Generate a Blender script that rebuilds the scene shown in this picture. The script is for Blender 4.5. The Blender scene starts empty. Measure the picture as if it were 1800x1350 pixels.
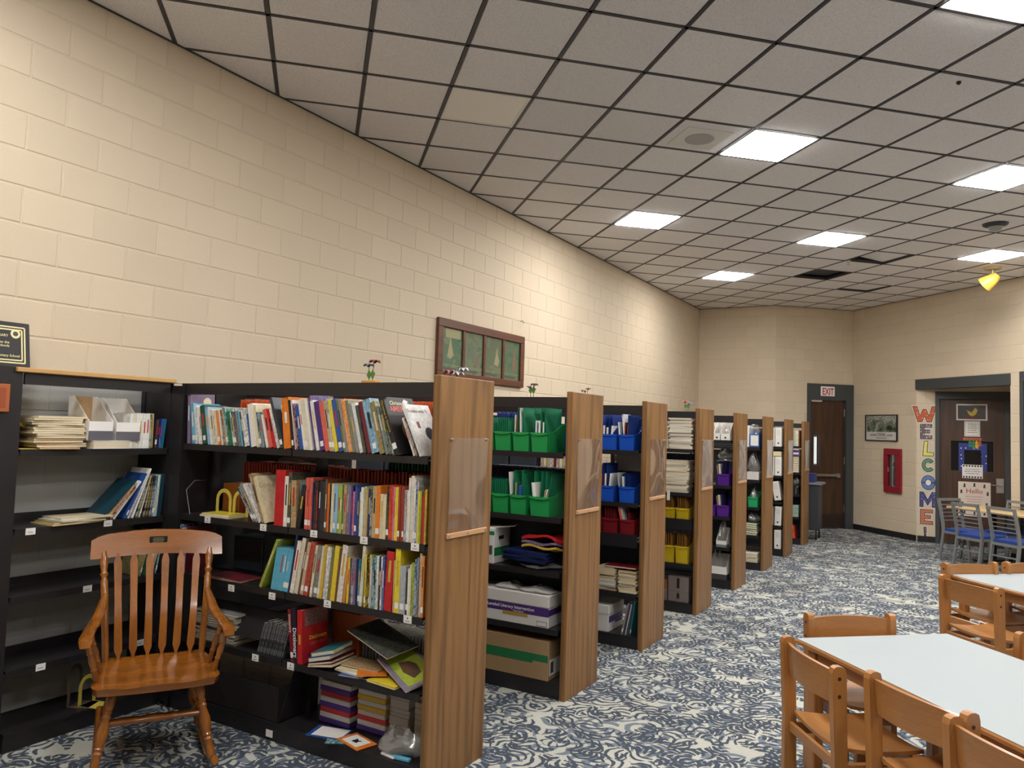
import bpy, bmesh, math, random
from mathutils import Vector, Matrix
PI = math.pi
scene = bpy.context.scene
COL = scene.collection
rnd = random.Random(7)
V = Vector

# ---------------------------------------------------------------- camera
CAMX, CAMZ, FPX = 4.41619, 1.69817, 1345.37
YAW, PITCH, ROLL = -0.53164, 0.05714, 0.03047
cy_, sy_, cp_, sp_ = math.cos(YAW), math.sin(YAW), math.cos(PITCH), math.sin(PITCH)
fwd = V((sy_*cp_, cy_*cp_, sp_)); rgt = V((cy_, -sy_, 0)); upv = rgt.cross(fwd)
r2 = rgt*math.cos(ROLL) + upv*math.sin(ROLL); u2 = -rgt*math.sin(ROLL) + upv*math.cos(ROLL)
cam_d = bpy.data.cameras.new('camera'); cam = bpy.data.objects.new('camera', cam_d); COL.objects.link(cam)
m = Matrix.Identity(4)
for i in range(3):
    m[i][0] = r2[i]; m[i][1] = u2[i]; m[i][2] = -fwd[i]
m[0][3] = CAMX; m[1][3] = 0; m[2][3] = CAMZ
cam.matrix_world = m
cam_d.sensor_width = 36; cam_d.lens = FPX/1800*36; cam_d.clip_start = .02
scene.camera = cam
# ---------------------------------------------------------------- world, light level, exposure
world = bpy.data.worlds.new('world'); scene.world = world; world.use_nodes = True
world.node_tree.nodes['Background'].inputs[0].default_value = (.5, .5, .52, 1)
world.node_tree.nodes['Background'].inputs[1].default_value = .3
LIGHT_COLOR = (1.0, .985, .955); LIGHT_POWER = 56.0
scene.view_settings.view_transform = 'Standard'; scene.view_settings.look = 'None'
scene.view_settings.gamma = 1; scene.view_settings.use_curve_mapping = False
scene.view_settings.exposure = 0.0
try:
    scene.cycles.max_bounces = 8; scene.cycles.diffuse_bounces = 5; scene.cycles.transparent_max_bounces = 12
    scene.cycles.caustics_reflective = False; scene.cycles.caustics_refractive = False
    scene.cycles.sample_clamp_indirect = 6
except Exception: pass

# ---------------------------------------------------------------- materials
def lin(c):
    if isinstance(c, str):
        c = c.lstrip('#'); c = [int(c[i:i+2], 16) for i in (0, 2, 4)]
    o = []
    for v in c[:3]:
        v /= 255.
        o.append(v/12.92 if v <= .04045 else ((v+.055)/1.055)**2.4)
    return (*o, 1)
MATS = {}
class NT:
    def __init__(s, name):
        s.m = bpy.data.materials.new(name); s.m.use_nodes = True; s.t = s.m.node_tree
        s.b = s.t.nodes['Principled BSDF']
    def n(s, typ, ins=None, **kw):
        x = s.t.nodes.new(typ)
        for k, v in kw.items(): setattr(x, k, v)
        for k, v in (ins or {}).items():
            if isinstance(v, bpy.types.NodeSocket): s.t.links.new(v, x.inputs[k])
            else: x.inputs[k].default_value = v
        return x
    def mth(s, op, a, b=0.0, c=0.0): return s.n('ShaderNodeMath', {0: a, 1: b, 2: c}, operation=op).outputs[0]
    def coord(s, scale=(1, 1, 1), out='Object'):
        tc = s.n('ShaderNodeTexCoord'); mp = s.n('ShaderNodeMapping', {0: tc.outputs[out], 3: scale}); return mp.outputs[0]
    def ramp(s, f, stops, interp='LINEAR'):
        r = s.n('ShaderNodeValToRGB', {0: f}); e = r.color_ramp.elements; r.color_ramp.interpolation = interp
        while len(e) < len(stops): e.new(.5)
        for q, (p, c) in zip(e, stops): q.position = p; q.color = c if len(c) == 4 else (*c, 1)
        return r.outputs[0]
    def noise(s, vec, scale, detail=2, rough=.5, out=0): return s.n('ShaderNodeTexNoise', {'Vector': vec, 'Scale': scale, 'Detail': detail, 'Roughness': rough}).outputs[out]
    def mix(s, f, a, b, blend='MIX'):
        x = s.n('ShaderNodeMix', data_type='RGBA', blend_type=blend)
        for k, v in ((0, f), (6, a), (7, b)):
            if isinstance(v, bpy.types.NodeSocket): s.t.links.new(v, x.inputs[k])
            else: x.inputs[k].default_value = v
        return x.outputs[2]
    def base(s, c):
        if isinstance(c, bpy.types.NodeSocket): s.t.links.new(c, s.b.inputs['Base Color'])
        else: s.b.inputs['Base Color'].default_value = c
    def bump(s, h, strength=.3, dist=.002):
        x = s.n('ShaderNodeBump', {'Height': h, 'Strength': strength, 'Distance': dist}); s.t.links.new(x.outputs[0], s.b.inputs['Normal'])
    def set(s, **k):
        for a, v in k.items(): s.b.inputs[a.replace('_', ' ')].default_value = v

def pm(name, c, rough=.5, metal=0, spec=.5, var=0, vs=20, alpha=None):
    """plain material, optional faint mottling"""
    if name in MATS: return MATS[name]
    t = NT(name); c = lin(c) if not (isinstance(c, tuple) and len(c) == 4) else c
    t.set(Roughness=rough, Metallic=metal); t.b.inputs['Specular IOR Level'].default_value = spec
    if var:
        n = t.noise(t.coord(), vs, 3)
        t.base(t.mix(n, tuple(v*(1-var) for v in c[:3])+(1,), tuple(min(1, v*(1+var)) for v in c[:3])+(1,)))
    else: t.base(c)
    MATS[name] = t.m; return t.m

def block_mat(name, c, amp=1.0):
    t = NT(name); tc = t.n('ShaderNodeTexCoord'); geo = t.n('ShaderNodeNewGeometry')
    v = geo.outputs['Position']
    n1 = t.noise(v, 130, 4, .6); n2 = t.noise(v, 1.3, 2)
    c = lin(c); oi = t.n('ShaderNodeObjectInfo').outputs['Random']
    f = t.mth('ADD', t.mth('MULTIPLY', oi, .5), t.mth('MULTIPLY', n2, .5))
    t.base(t.mix(f, tuple(x*.94 for x in c[:3])+(1,), tuple(min(1, x*1.05) for x in c[:3])+(1,)))
    t.set(Roughness=.62); t.b.inputs['Specular IOR Level'].default_value = .3
    t.bump(n1, .55*amp, .004); MATS[name] = t.m; return t.m
M_BLOCK = block_mat('painted_block', (211, 195, 171))
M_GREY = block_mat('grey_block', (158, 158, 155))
M_MORTAR = block_mat('painted_mortar', (207, 191, 168), .4)

def tile_mat():
    t = NT('ceiling_tile'); v = t.n('ShaderNodeNewGeometry').outputs['Position']
    n = t.noise(v, 190, 3, .65); n2 = t.noise(v, 45, 3, .6); oi = t.n('ShaderNodeObjectInfo').outputs['Random']
    base = t.mix(oi, lin((238, 236, 238)), lin((248, 246, 247)))
    spk = t.ramp(n, [(.36, (.7, .69, .68)), (.48, (1, 1, 1))])
    t.base(t.mix(1.0, base, spk, 'MULTIPLY')); t.set(Roughness=.95); t.b.inputs['Specular IOR Level'].default_value = .1
    t.bump(t.mth('ADD', n, n2), .8, .005); MATS['ceiling_tile'] = t.m; return t.m
M_TILE = tile_mat()
M_GRID = pm('dark_grid', (58, 56, 60), .5)

def wood(name, dark, light, axis=2, rough=.38, freq=34., contrast=.5, coat=.0, k=1.0):
    """straight grain along one axis with cathedral contours and fine pores"""
    t = NT(name); lo, hi = .4*k, 6.0*k
    def sc(a, b): return tuple(b if i == axis else a for i in range(3))
    n1 = t.noise(t.coord(sc(hi, lo)), 1.0, 2, .45)
    w = t.mth('MULTIPLY_ADD', t.mth('SINE', t.mth('MULTIPLY', n1, freq)), .5, .5)
    fine = t.noise(t.coord(sc(150, 5)), 1.0, 3, .65); broad = t.noise(t.coord(sc(5, .8)), 1.0, 2)
    f = t.mth('ADD', t.mth('MULTIPLY', w, contrast*.6), t.mth('ADD', t.mth('MULTIPLY', fine, .55), t.mth('MULTIPLY', broad, .45-contrast*.2)))
    t.base(t.ramp(f, [(.22, lin(dark)), (.95, lin(light))])); t.set(Roughness=rough)
    if coat: t.b.inputs['Coat Weight'].default_value = coat; t.b.inputs['Coat Roughness'].default_value = .12
    t.bump(fine, .10, .0008); MATS[name] = t.m; return t.m
M_OAK = wood('oak_veneer', (78, 52, 27), (156, 113, 66), 2, .42, 40, .5)
M_MAPLE = wood('honey_maple', (142, 92, 46), (192, 134, 76), 2, .33, 20, .15, .25)
M_MAPLEH = wood('honey_maple_rail', (142, 92, 46), (192, 134, 76), 0, .33, 20, .15, .25)
M_ROCK = wood('varnished_oak', (98, 54, 12), (164, 98, 30), 2, .25, 30, .3, .5)
M_ROCKH = wood('varnished_oak_rail', (98, 54, 12), (164, 98, 30), 0, .25, 30, .3, .5)
M_PINE = wood('light_board', (176, 130, 76), (214, 172, 112), 1, .5, 24, .3)
M_DOOR = wood('dark_door_veneer', (48, 30, 20), (86, 56, 36), 2, .4, 36, .4)
M_FRAMEW = wood('picture_frame_wood', (74, 40, 26), (118, 70, 46), 0, .4, 30, .35)
M_STRIP = pm('pale_wood_strip', (196, 150, 108), .5)
M_TABLEW = pm('light_maple_laminate', (222, 190, 136), .35)
M_SHELF = pm('black_shelf_metal', (34, 31, 33), .38, 0, .5)
M_BLACK = pm('matte_black', (24, 23, 25), .55)
M_WHITELAM = pm('white_laminate', (158, 166, 169), .5, 0, .25)
M_PAPER = pm('white_paper', (232, 228, 222), .8)
M_CREAMP = pm('aged_paper', (226, 208, 168), .85)
M_LABEL = pm('white_label', (235, 232, 228), .5)
M_CHROME = pm('satin_chrome', (190, 190, 188), .3, 1)
M_GREYMET = pm('grey_powder_coat', (132, 136, 138), .4, .3)
M_BLUESEAT = pm('blue_vinyl', (44, 70, 140), .35)
M_DKFRAME = pm('charcoal_paint', (62, 66, 68), .5)
M_DARKGLASS = pm('dark_glass', (14, 16, 22), .08)
M_BASEB = pm('black_vinyl_base', (22, 22, 26), .5)

def glass(name, tint=(1, 1, 1), gloss=.25, rough=.06, milk=0.0):
    t = NT(name); out = t.t.nodes['Material Output']
    tr = t.n('ShaderNodeBsdfTransparent', {0: (*tint, 1)}); gl = t.n('ShaderNodeBsdfGlossy', {0: (1, 1, 1, 1), 'Roughness': rough})
    lw = t.n('ShaderNodeLayerWeight', {0: .5}); f = t.mth('MULTIPLY_ADD', t.mth('POWER', lw.outputs[1], 3), .5, gloss*.12)
    mx = t.n('ShaderNodeMixShader', {0: f, 1: tr.outputs[0], 2: gl.outputs[0]}); o = mx.outputs[0]
    if milk:
        df = t.n('ShaderNodeBsdfDiffuse', {0: (.7, .68, .66, 1)}); o = t.n('ShaderNodeMixShader', {0: milk, 1: o, 2: df.outputs[0]}).outputs[0]
    t.t.links.new(o, out.inputs[0]); MATS[name] = t.m; return t.m
M_ACRYL = glass('clear_acrylic', (.96, .945, .94), .35, .05, .035)
M_ACRYL2 = glass('cloudy_acrylic', (.95, .94, .93), .35, .08, .14)
M_ACRYL3 = glass('yellowed_acrylic', (.95, .94, .93), .3, .12, .30)
M_BAG = glass('clear_plastic_bag', (.94, .94, .94), .8, .18, .16)
M_GLASS = glass('window_glass', (.85, .88, .88), .25, .02)

def emit(name, c, p):
    t = NT(name); out = t.t.nodes['Material Output']; e = t.n('ShaderNodeEmission', {0: (*c, 1), 1: p}); t.t.links.new(e.outputs[0], out.inputs[0])
    MATS[name] = t.m; return t.m
M_LIGHT = emit('lit_panel', LIGHT_COLOR, LIGHT_POWER)
M_GLOW = emit('daylit_slit', (1, .98, .94), 1.2)

def carpet():
    t = NT('blue_leaf_carpet'); v = t.n('ShaderNodeNewGeometry').outputs['Position']
    wob = t.noise(v, 9, 2, .5, out=1)
    vv = t.n('ShaderNodeVectorMath', {0: v, 1: t.n('ShaderNodeVectorMath', {0: wob, 'Scale': .05}, operation='SCALE').outputs[0]}, operation='ADD').outputs[0]
    def strokes(scale, k, bend, off, lo, hi):
        mp = t.n('ShaderNodeMapping', {0: vv, 1: off}).outputs[0]
        vo = t.n('ShaderNodeTexVoronoi', {'Vector': mp, 'Scale': scale}, voronoi_dimensions='2D')
        loc = t.n('ShaderNodeVectorMath', {0: mp, 1: vo.outputs['Position']}, operation='SUBTRACT').outputs[0]
        sc = t.n('ShaderNodeSeparateColor', {0: vo.outputs['Color']})
        ang = t.mth('MULTIPLY', sc.outputs[0], 6.28)
        ro = t.n('ShaderNodeVectorRotate', {'Vector': loc, 'Angle': ang}, rotation_type='Z_AXIS').outputs[0]
        sx = t.n('ShaderNodeSeparateXYZ', {0: ro})
        x = t.mth('ADD', sx.outputs[0], t.mth('MULTIPLY', t.mth('MULTIPLY', sx.outputs[1], sx.outputs[1]), bend))
        w = t.mth('SINE', t.mth('MULTIPLY', x, k))
        return t.ramp(w, [(lo, (0, 0, 0)), (hi, (1, 1, 1))]), sc
    n = t.noise(v, 14, 3)
    s1, c1 = strokes(8.5, 120, 9, (0, 0, 0), .30, .42)
    s2, c2 = strokes(13, 165, -12, (3.3, 1.7, 0), .45, .55)
    s3, c3 = strokes(5.5, 70, 8, (7.1, 4.2, 0), .1, .2)
    light = t.mix(n, lin((184, 186, 178)), lin((208, 205, 192)))
    mid = t.mix(n, lin((112, 121, 134)), lin((136, 144, 154))); dark = lin((76, 84, 96))
    a = t.mix(t.mth('MULTIPLY', s3, t.mth('GREATER_THAN', c3.outputs[1], .35)), light, mid)
    b = t.mix(t.mth('MULTIPLY', s1, t.mth('GREATER_THAN', c1.outputs[2], .25)), a, dark)
    c = t.mix(t.mth('MULTIPLY', t.mth('SUBTRACT', 1, s2), t.mth('GREATER_THAN', c2.outputs[1], .5)), b, dark)
    pile = t.noise(v, 420, 2, .7)
    t.base(t.mix(1.0, c, t.ramp(pile, [(.3, (.62, .62, .62)), (.7, (1.15, 1.15, 1.15))]), 'MULTIPLY'))
    t.set(Roughness=.95); t.b.inputs['Specular IOR Level'].default_value = .1; t.bump(pile, .6, .004)
    MATS['carpet'] = t.m; return t.m
M_CARPET = carpet()

def printed(name, cols, scale=18, stretch=(1, 1, 1)):
    """flat colour print: patches of a few colours"""
    if name in MATS: return MATS[name]
    t = NT(name); n = t.noise(t.coord(stretch), scale, 3, .6); k = len(cols)
    t.base(t.ramp(n, [(.3+.4*i/max(1, k-1), lin(c)) for i, c in enumerate(cols)], 'CONSTANT' if k > 2 else 'LINEAR')); t.set(Roughness=.35)
    MATS[name] = t.m; return t.m
def dotted(name, bg, fg, scale, size=.3):
    t = NT(name); vo = t.n('ShaderNodeTexVoronoi', {'Vector': t.coord(), 'Scale': scale, 'Randomness': .35}).outputs[0]
    t.base(t.ramp(vo, [(size, lin(fg)), (size+.05, lin(bg))])); t.set(Roughness=.6); MATS[name] = t.m; return t.m
def striped(name, a, b, scale):
    t = NT(name); w = t.n('ShaderNodeTexWave', {'Vector': t.coord(), 'Scale': scale}, bands_direction='DIAGONAL').outputs[1]
    t.base(t.ramp(w, [(.45, lin(a)), (.55, lin(b))])); t.set(Roughness=.6); MATS[name] = t.m; return t.m

# ---------------------------------------------------------------- mesh helpers
class MB:
    def __init__(s): s.v = []; s.f = []; s.mi = []; s.mat = 0; s.T = None
    def add(s, vs, fs):
        o = len(s.v)
        if s.T is not None: vs = [tuple(s.T @ V(p)) for p in vs]
        s.v += [tuple(p) for p in vs]; s.f += [tuple(i+o for i in f) for f in fs]; s.mi += [s.mat]*len(fs); return s
    def box(s, x0, x1, y0, y1, z0, z1, b=0):
        if b <= 0:
            vs = [(x, y, z) for x in (x0, x1) for y in (y0, y1) for z in (z0, z1)]
            return s.add(vs, [(0, 1, 3, 2), (4, 6, 7, 5), (0, 4, 5, 1), (2, 3, 7, 6), (0, 2, 6, 4), (1, 5, 7, 3)])
        b = min(b, .49*(x1-x0), .49*(y1-y0), .49*(z1-z0))
        c = V(((x0+x1)/2, (y0+y1)/2, (z0+z1)/2)); h = V(((x1-x0)/2, (y1-y0)/2, (z1-z0)/2)); vs = []; ix = {}
        for a in (0, 1, 2):
            for sx in (-1, 1):
                for sy in (-1, 1):
                    for sz in (-1, 1):
                        q = V((h.x-b, h.y-b, h.z-b)); q[a] = h[a]
                        ix[a, sx, sy, sz] = len(vs); vs.append(c+V((sx*q.x, sy*q.y, sz*q.z)))
        fs = []; S = (-1, 1)
        def key(a, d): return ix[(a, d[0], d[1], d[2])]
        for a in range(3):
            o = [i for i in range(3) if i != a]
            for sg in S:
                ring = []
                for p, q in ((-1, -1), (1, -1), (1, 1), (-1, 1)):
                    d = [0, 0, 0]; d[a] = sg; d[o[0]] = p; d[o[1]] = q; ring.append(key(a, d))
                fs.append(ring)
            for p in S:
                for q in S:
                    d0 = [0, 0, 0]; d0[o[0]] = p; d0[o[1]] = q; d1 = d0[:]; d0[a] = -1; d1[a] = 1
                    fs.append([key(o[0], d0), key(o[0], d1), key(o[1], d1), key(o[1], d0)])
        for sx in S:
            for sy in S:
                for sz in S: fs.append([ix[0, sx, sy, sz], ix[1, sx, sy, sz], ix[2, sx, sy, sz]])
        out = []
        for f in fs:
            p = [vs[i] for i in f]; n = (p[1]-p[0]).cross(p[2]-p[0]); g = sum(p, V())/len(p)-c
            out.append(tuple(f) if n.dot(g) > 0 else tuple(reversed(f)))
        return s.add(vs, out)
    def prism(s, poly, a, b, axis=1):
        """extrude a 2-D polygon along axis (0,1,2) from a to b"""
        n = len(poly)
        def mk(p, t): return {0: (t, p[0], p[1]), 1: (p[0], t, p[1]), 2: (p[0], p[1], t)}[axis]
        vs = [mk(p, a) for p in poly]+[mk(p, b) for p in poly]
        area = sum(poly[i][0]*poly[(i+1) % n][1]-poly[(i+1) % n][0]*poly[i][1] for i in range(n))
        flip = (area > 0) ^ (axis == 1)
        fs = [tuple(range(n)), tuple(range(2*n-1, n-1, -1))]+[(i, i+n, (i+1) % n+n, (i+1) % n) for i in range(n)]
        if flip: fs = [tuple(reversed(f)) for f in fs]
        if b < a: fs = [tuple(reversed(f)) for f in fs]
        return s.add(vs, fs)
    def tube(s, pts, rad, n=8, flat=None, up=None):
        """swept round (or flattened) bar"""
        pts = [V(p) for p in pts]; k = len(pts)
        if not hasattr(rad, '__len__'): rad = [rad]*k
        vs = []; ref = V(up) if up else None
        for i, p in enumerate(pts):
            d = (pts[min(i+1, k-1)]-pts[max(i-1, 0)]).normalized()
            if ref is None: ref = V((0, 0, 1)) if abs(d.z) < .9 else V((0, 1, 0))
            a = d.cross(ref).normalized(); b = a.cross(d).normalized()
            ra, rb = rad[i] if hasattr(rad[i], '__len__') else (rad[i], rad[i])
            for j in range(n):
                t = 2*PI*(j+.5)/n; vs.append(p+a*ra*math.cos(t)+b*rb*math.sin(t))
        fs = [(i*n+j, i*n+(j+1) % n, (i+1)*n+(j+1) % n, (i+1)*n+j) for i in range(k-1) for j in range(n)]
        fs += [tuple(range(n-1, -1, -1)), tuple((k-1)*n+j for j in range(n))]
        return s.add(vs, fs)
    def bar(s, p, q, w, h, up=(0, 0, 1)):
        """square bar from p to q"""
        p, q = V(p), V(q); d = (q-p).normalized(); u = V(up)
        if abs(d.dot(u)) > .98: u = V((0, 1, 0))
        a = d.cross(u).normalized()*w/2; b = a.cross(d).normalized()*h/2
        vs = [p-a-b, p+a-b, p+a+b, p-a+b, q-a-b, q+a-b, q+a+b, q-a+b]
        return s.add(vs, [(0, 1, 2, 3), (7, 6, 5, 4), (0, 4, 5, 1), (1, 5, 6, 2), (2, 6, 7, 3), (3, 7, 4, 0)])
    def turned(s, p, q, prof, n=10):
        """turned spindle from p to q; prof = [(t, r)]"""
        p, q = V(p), V(q); return s.tube([p.lerp(q, t) for t, r in prof], [r for t, r in prof], n)
    def surf(s, nx, ny, fn, thick=None):
        vs = [fn(i/nx, j/ny) for j in range(ny+1) for i in range(nx+1)]; w = nx+1
        fs = [(j*w+i, j*w+i+1, (j+1)*w+i+1, (j+1)*w+i) for j in range(ny) for i in range(nx)]
        if thick is None: return s.add(vs, fs)
        o = len(vs); t = V(thick); v2 = [V(p)+t for p in vs]; vs = vs+v2
        fs += [tuple(i+o for i in reversed(f)) for f in fs[:]]
        edge = [i for i in range(nx+1)]+[j*w+nx for j in range(1, ny+1)]+[ny*w+i for i in range(nx-1, -1, -1)]+[j*w for j in range(ny-1, 0, -1)]
        m = len(edge); fs += [(edge[(i+1) % m], edge[i], edge[i]+o, edge[(i+1) % m]+o) for i in range(m)]
        return s.add(vs, fs)
    def mesh(s, name, mats, smooth=False, recalc=True):
        me = bpy.data.meshes.new(name); me.from_pydata(s.v, [], s.f)
        for q in (mats if isinstance(mats, (list, tuple)) else [mats]): me.materials.append(q)
        if any(s.mi): me.polygons.foreach_set('material_index', s.mi)
        if recalc:
            bm = bmesh.new(); bm.from_mesh(me); bmesh.ops.recalc_face_normals(bm, faces=bm.faces); bm.to_mesh(me); bm.free()
        if smooth:
            me.polygons.foreach_set('use_smooth', [True]*len(me.polygons))
            me.set_sharp_from_angle(angle=math.radians(38))
        me.update(); return me
    def obj(s, name, mats, parent=None, loc=None, rz=None, smooth=False, recalc=True):
        return link(name, s.mesh(name, mats, smooth, recalc), parent, loc, rz)
def link(name, data, parent=None, loc=None, rz=None):
    o = bpy.data.objects.new(name, data); COL.objects.link(o)
    if parent is not None: o.parent = parent
    if loc is not None: o.location = loc
    if rz is not None: o.rotation_euler = (0, 0, rz)
    return o
def tag(o, label=None, cat=None, group=None, kind=None):
    if label: o['label'] = label
    if cat: o['category'] = cat
    if group: o['group'] = group
    if kind: o['kind'] = kind
    return o
def thing(name, label, cat, loc=(0, 0, 0), rz=0, group=None): return tag(link(name, None, None, loc, rz), label, cat, group)
def B(x0, x1, y0, y1, z0, z1, b=0): return MB().box(x0, x1, y0, y1, z0, z1, b)
RX = Matrix.Rotation(PI/2, 4, 'X')
def front_m(x, y, z): return Matrix.Translation((x, y, z)) @ RX
def side_m(x, y, z): return Matrix.Translation((x, y, z)) @ Matrix(((0, 0, 1, 0), (1, 0, 0, 0), (0, 1, 0, 0), (0, 0, 0, 1)))
def spine_m(x, y, z): return Matrix.Translation((x, y, z)) @ Matrix(((0, 1, 0, 0), (0, 0, -1, 0), (-1, 0, 0, 0), (0, 0, 0, 1)))
def text(name, body, size, mat, parent, M4, bold=0., ext=.0006, align='CENTER', sx=1.0):
    cu = bpy.data.curves.new(name, 'FONT'); cu.body = body; cu.size = size; cu.extrude = ext; cu.offset = bold
    cu.align_x = align; cu.resolution_u = 2
    ob = bpy.data.objects.new(name, cu); COL.objects.link(ob)
    me = bpy.data.meshes.new_from_object(ob); bpy.data.objects.remove(ob); bpy.data.curves.remove(cu)
    me.transform(M4 @ Matrix.Diagonal((sx, 1, 1, 1))); me.materials.clear(); me.materials.append(mat)
    return link(name, me, parent)
def ordn(n): return '%d%s' % (n, 'th' if 10 <= n % 100 <= 20 else {1: 'st', 2: 'nd', 3: 'rd'}.get(n % 10, 'th'))

# ================================================================ SETTING
H = 4.129; CW = .2032; CL = .4064; Z0 = .0854
C23 = V((1.445, 14.66)); C34 = V((2.6476, 15.776)); E4 = V((.71591, -.69819)); E3 = (C34-C23).normalized()
N4 = V((-.69819, -.71591)); N3 = V((E3.y, -E3.x)); YB = 14.70; XR = 9.2; YF = -5.0
A4 = math.atan2(E4.y, E4.x); A3 = math.atan2(E3.y, E3.x)
S_TURN, S_PIER0, S_PIER1 = 1.555, 3.345, 3.505
def w4(s): return C34+E4*s
TURN = w4(S_TURN); YALC = TURN.y

def half(poly, p, n):
    out = []; k = len(poly)
    for i in range(k):
        a, b = poly[i], poly[(i+1) % k]; da, db = (a-p).dot(n), (b-p).dot(n)
        if da >= 0: out.append(a)
        if (da > 0) != (db > 0) and abs(da-db) > 1e-9: out.append(a+(b-a)*(da/(da-db)))
    return out
def clip(poly, g=.004):
    """pieces of a plan polygon that lie inside the room"""
    p = half(poly, V((g, 0)), V((1, 0)))
    for q, n in ((C34+N4*g, N4), (V((XR-g, 0)), V((-1, 0))), (V((0, YF+g)), V((0, 1)))):
        if len(p) < 3: return []
        p = half(p, q, n)
    if len(p) < 3: return []
    out = [half(p, V((0, C23.y-g)), V((0, -1)))]
    q = half(p, V((0, C23.y-g)), V((0, 1)))
    if len(q) > 2: out.append(half(q, C23+N3*g, N3))
    res = []
    for q in out:
        if len(q) > 2:
            a = abs(sum(q[i].x*q[(i+1) % len(q)].y-q[(i+1) % len(q)].x*q[i].y for i in range(len(q))))/2
            if a > .0015: res.append(q)
    return res

floor = tag(B(-.2, XR+.2, YF-.2, 17.2, -.12, 0).obj('floor', M_CARPET), 'blue and grey leaf patterned carpet floor of the library', kind='structure')

# ---- ceiling: slab, dark grid bars, lay-in tiles
ceiling = tag(B(-.2, XR+.2, YF-.2, 17.2, H+.42, H+.5).obj('ceiling', pm('dark_plenum', (30, 30, 32), .9)), 'suspended ceiling of square tiles in a dark grid', kind='structure')
TH = .79231; T = .6096; GA = V((math.sin(TH), math.cos(TH))); GB = V((-math.cos(TH), math.sin(TH))); GO = V((-.02587, 3.07337))
def gp(i, j): return GO+T*(i*GA+j*GB)
def polyrect(i0, i1, j0, j1): return [gp(i0, j0), gp(i1, j0), gp(i1, j1), gp(i0, j1)]
gw = .0125/T
for k in range(-14, 26):
    for poly in (polyrect(k-gw, k+gw, -26, 26), polyrect(-16, 28, k-gw, k+gw)):
        pcs = clip(poly, .002)
        if pcs:
            mb = MB()
            for p in pcs: mb.prism(p, H-.004, H+.03, 2)
            mb.obj('grid_bar', M_GRID, ceiling)
LIGHTS = [(i, j) for i in range(-9, 24, 4) for j in range(-20, 16, 4)]
def inroom(i, j):
    q = gp(i+.5, j+.5); return .5 < q.x < (7.5 if q.y > 0 else 5) and -.6 < q.y < 14.2 and (q-C34).dot(N4) > .5 and (i, j) != (15, 8)
LIGHTS = [c for c in LIGHTS if inroom(*c)]
DARK_LIGHT = (3, 0); HOLE = (13, 7); LIFTED = (13, 5); SAG = (15, 8)
camxy = V((CAMX, 0)); look = V((fwd.x, fwd.y)).normalized(); cells = []
for i in range(-14, 26):
    for j in range(-26, 24):
        if (i, j) in LIGHTS or (i, j) == HOLE: continue
        g = .0145/T; pcs = clip(polyrect(i+g, i+1-g, j+g, j+1-g))
        if pcs:
            c = gp(i+.5, j+.5)-camxy; f = c.dot(look); side = abs(c.dot(V((look.y, -look.x))))
            vis = f > 2.0 and side < f*.75+.6 and not (f < 3.2 and side > 2.2)
            cells.append((0 if vis else 1, c.length, i, j, pcs))
cells.sort(key=lambda c: c[:2]); rest = MB(); cache = {}
for n, (hid, d, i, j, pcs) in enumerate(cells):
    full = len(pcs) == 1 and len(pcs[0]) == 4 and abs((pcs[0][0]-pcs[0][2]).length-(T-.029)*1.414) < .003
    if n < 300 and not hid:
        if full:
            if 'f' not in cache:
                w = (T-.029)/2; cache['f'] = B(-w, w, -w, w, 0, .016, .004).mesh('ceiling_tile', M_TILE)
            o = link('ceiling_tile', cache['f'], ceiling, (*gp(i+.5, j+.5), H-.001), PI/2-TH)
            if (i, j) == LIFTED: o.rotation_euler = (.0, math.radians(7), PI/2-TH); o.location.z += .06
            elif (i, j) == SAG: o.rotation_euler = (math.radians(1.5), 0, PI/2-TH); o.location.z += .02
        else:
            mb = MB()
            for p in pcs: mb.prism(p, H-.001, H+.015, 2)
            mb.obj('ceiling_tile', M_TILE, ceiling)
    else:
        for p in pcs: rest.prism(p, H-.001, H+.015, 2)
tag(rest.obj('ceiling_tile', M_TILE, ceiling), kind='stuff')
hb = gp(HOLE[0]+.5, HOLE[1]+.5)

# ---- light panels
def light_panel(i, j, lit=True):
    q = gp(i+.5, j+.5); nth = {(7, -4): 'nearest, cut by the top right corner', (7, 0): 'large one beside the ceiling speaker', (7, 4): 'close to the left wall past the speaker',
        (11, 0): 'at the right edge of the view', (11, 4): 'in the middle of the far ceiling', (11, 8): 'small far one near the end of the left wall', (15, 4): 'far right one above the yellow spotlight'}.get((i, j), 'outside the view')
    lab = 'lit square ceiling light panel, %s' % nth if lit else 'unlit square ceiling light panel with pale frame by the left wall'
    r = thing('ceiling_light', lab, 'light', (*q, H-.006), PI/2-TH, 'square light panels in the ceiling')
    w = T/2-.014; fr = MB()
    for a in ((-w, w, -w, -w+.018), (-w, w, w-.018, w), (-w, -w+.018, -w+.018, w-.018), (w-.018, w, -w+.018, w-.018)): fr.box(*a, 0, .02)
    fr.obj('frame', M_LABEL, r)
    B(-w+.018, w-.018, -w+.018, w-.018, -.006 if lit else .004, .014).obj('diffuser', M_LIGHT if lit else pm('unlit_diffuser', (240, 236, 230), .4), r)
for c in LIGHTS: light_panel(*c, lit=c != DARK_LIGHT)

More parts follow.
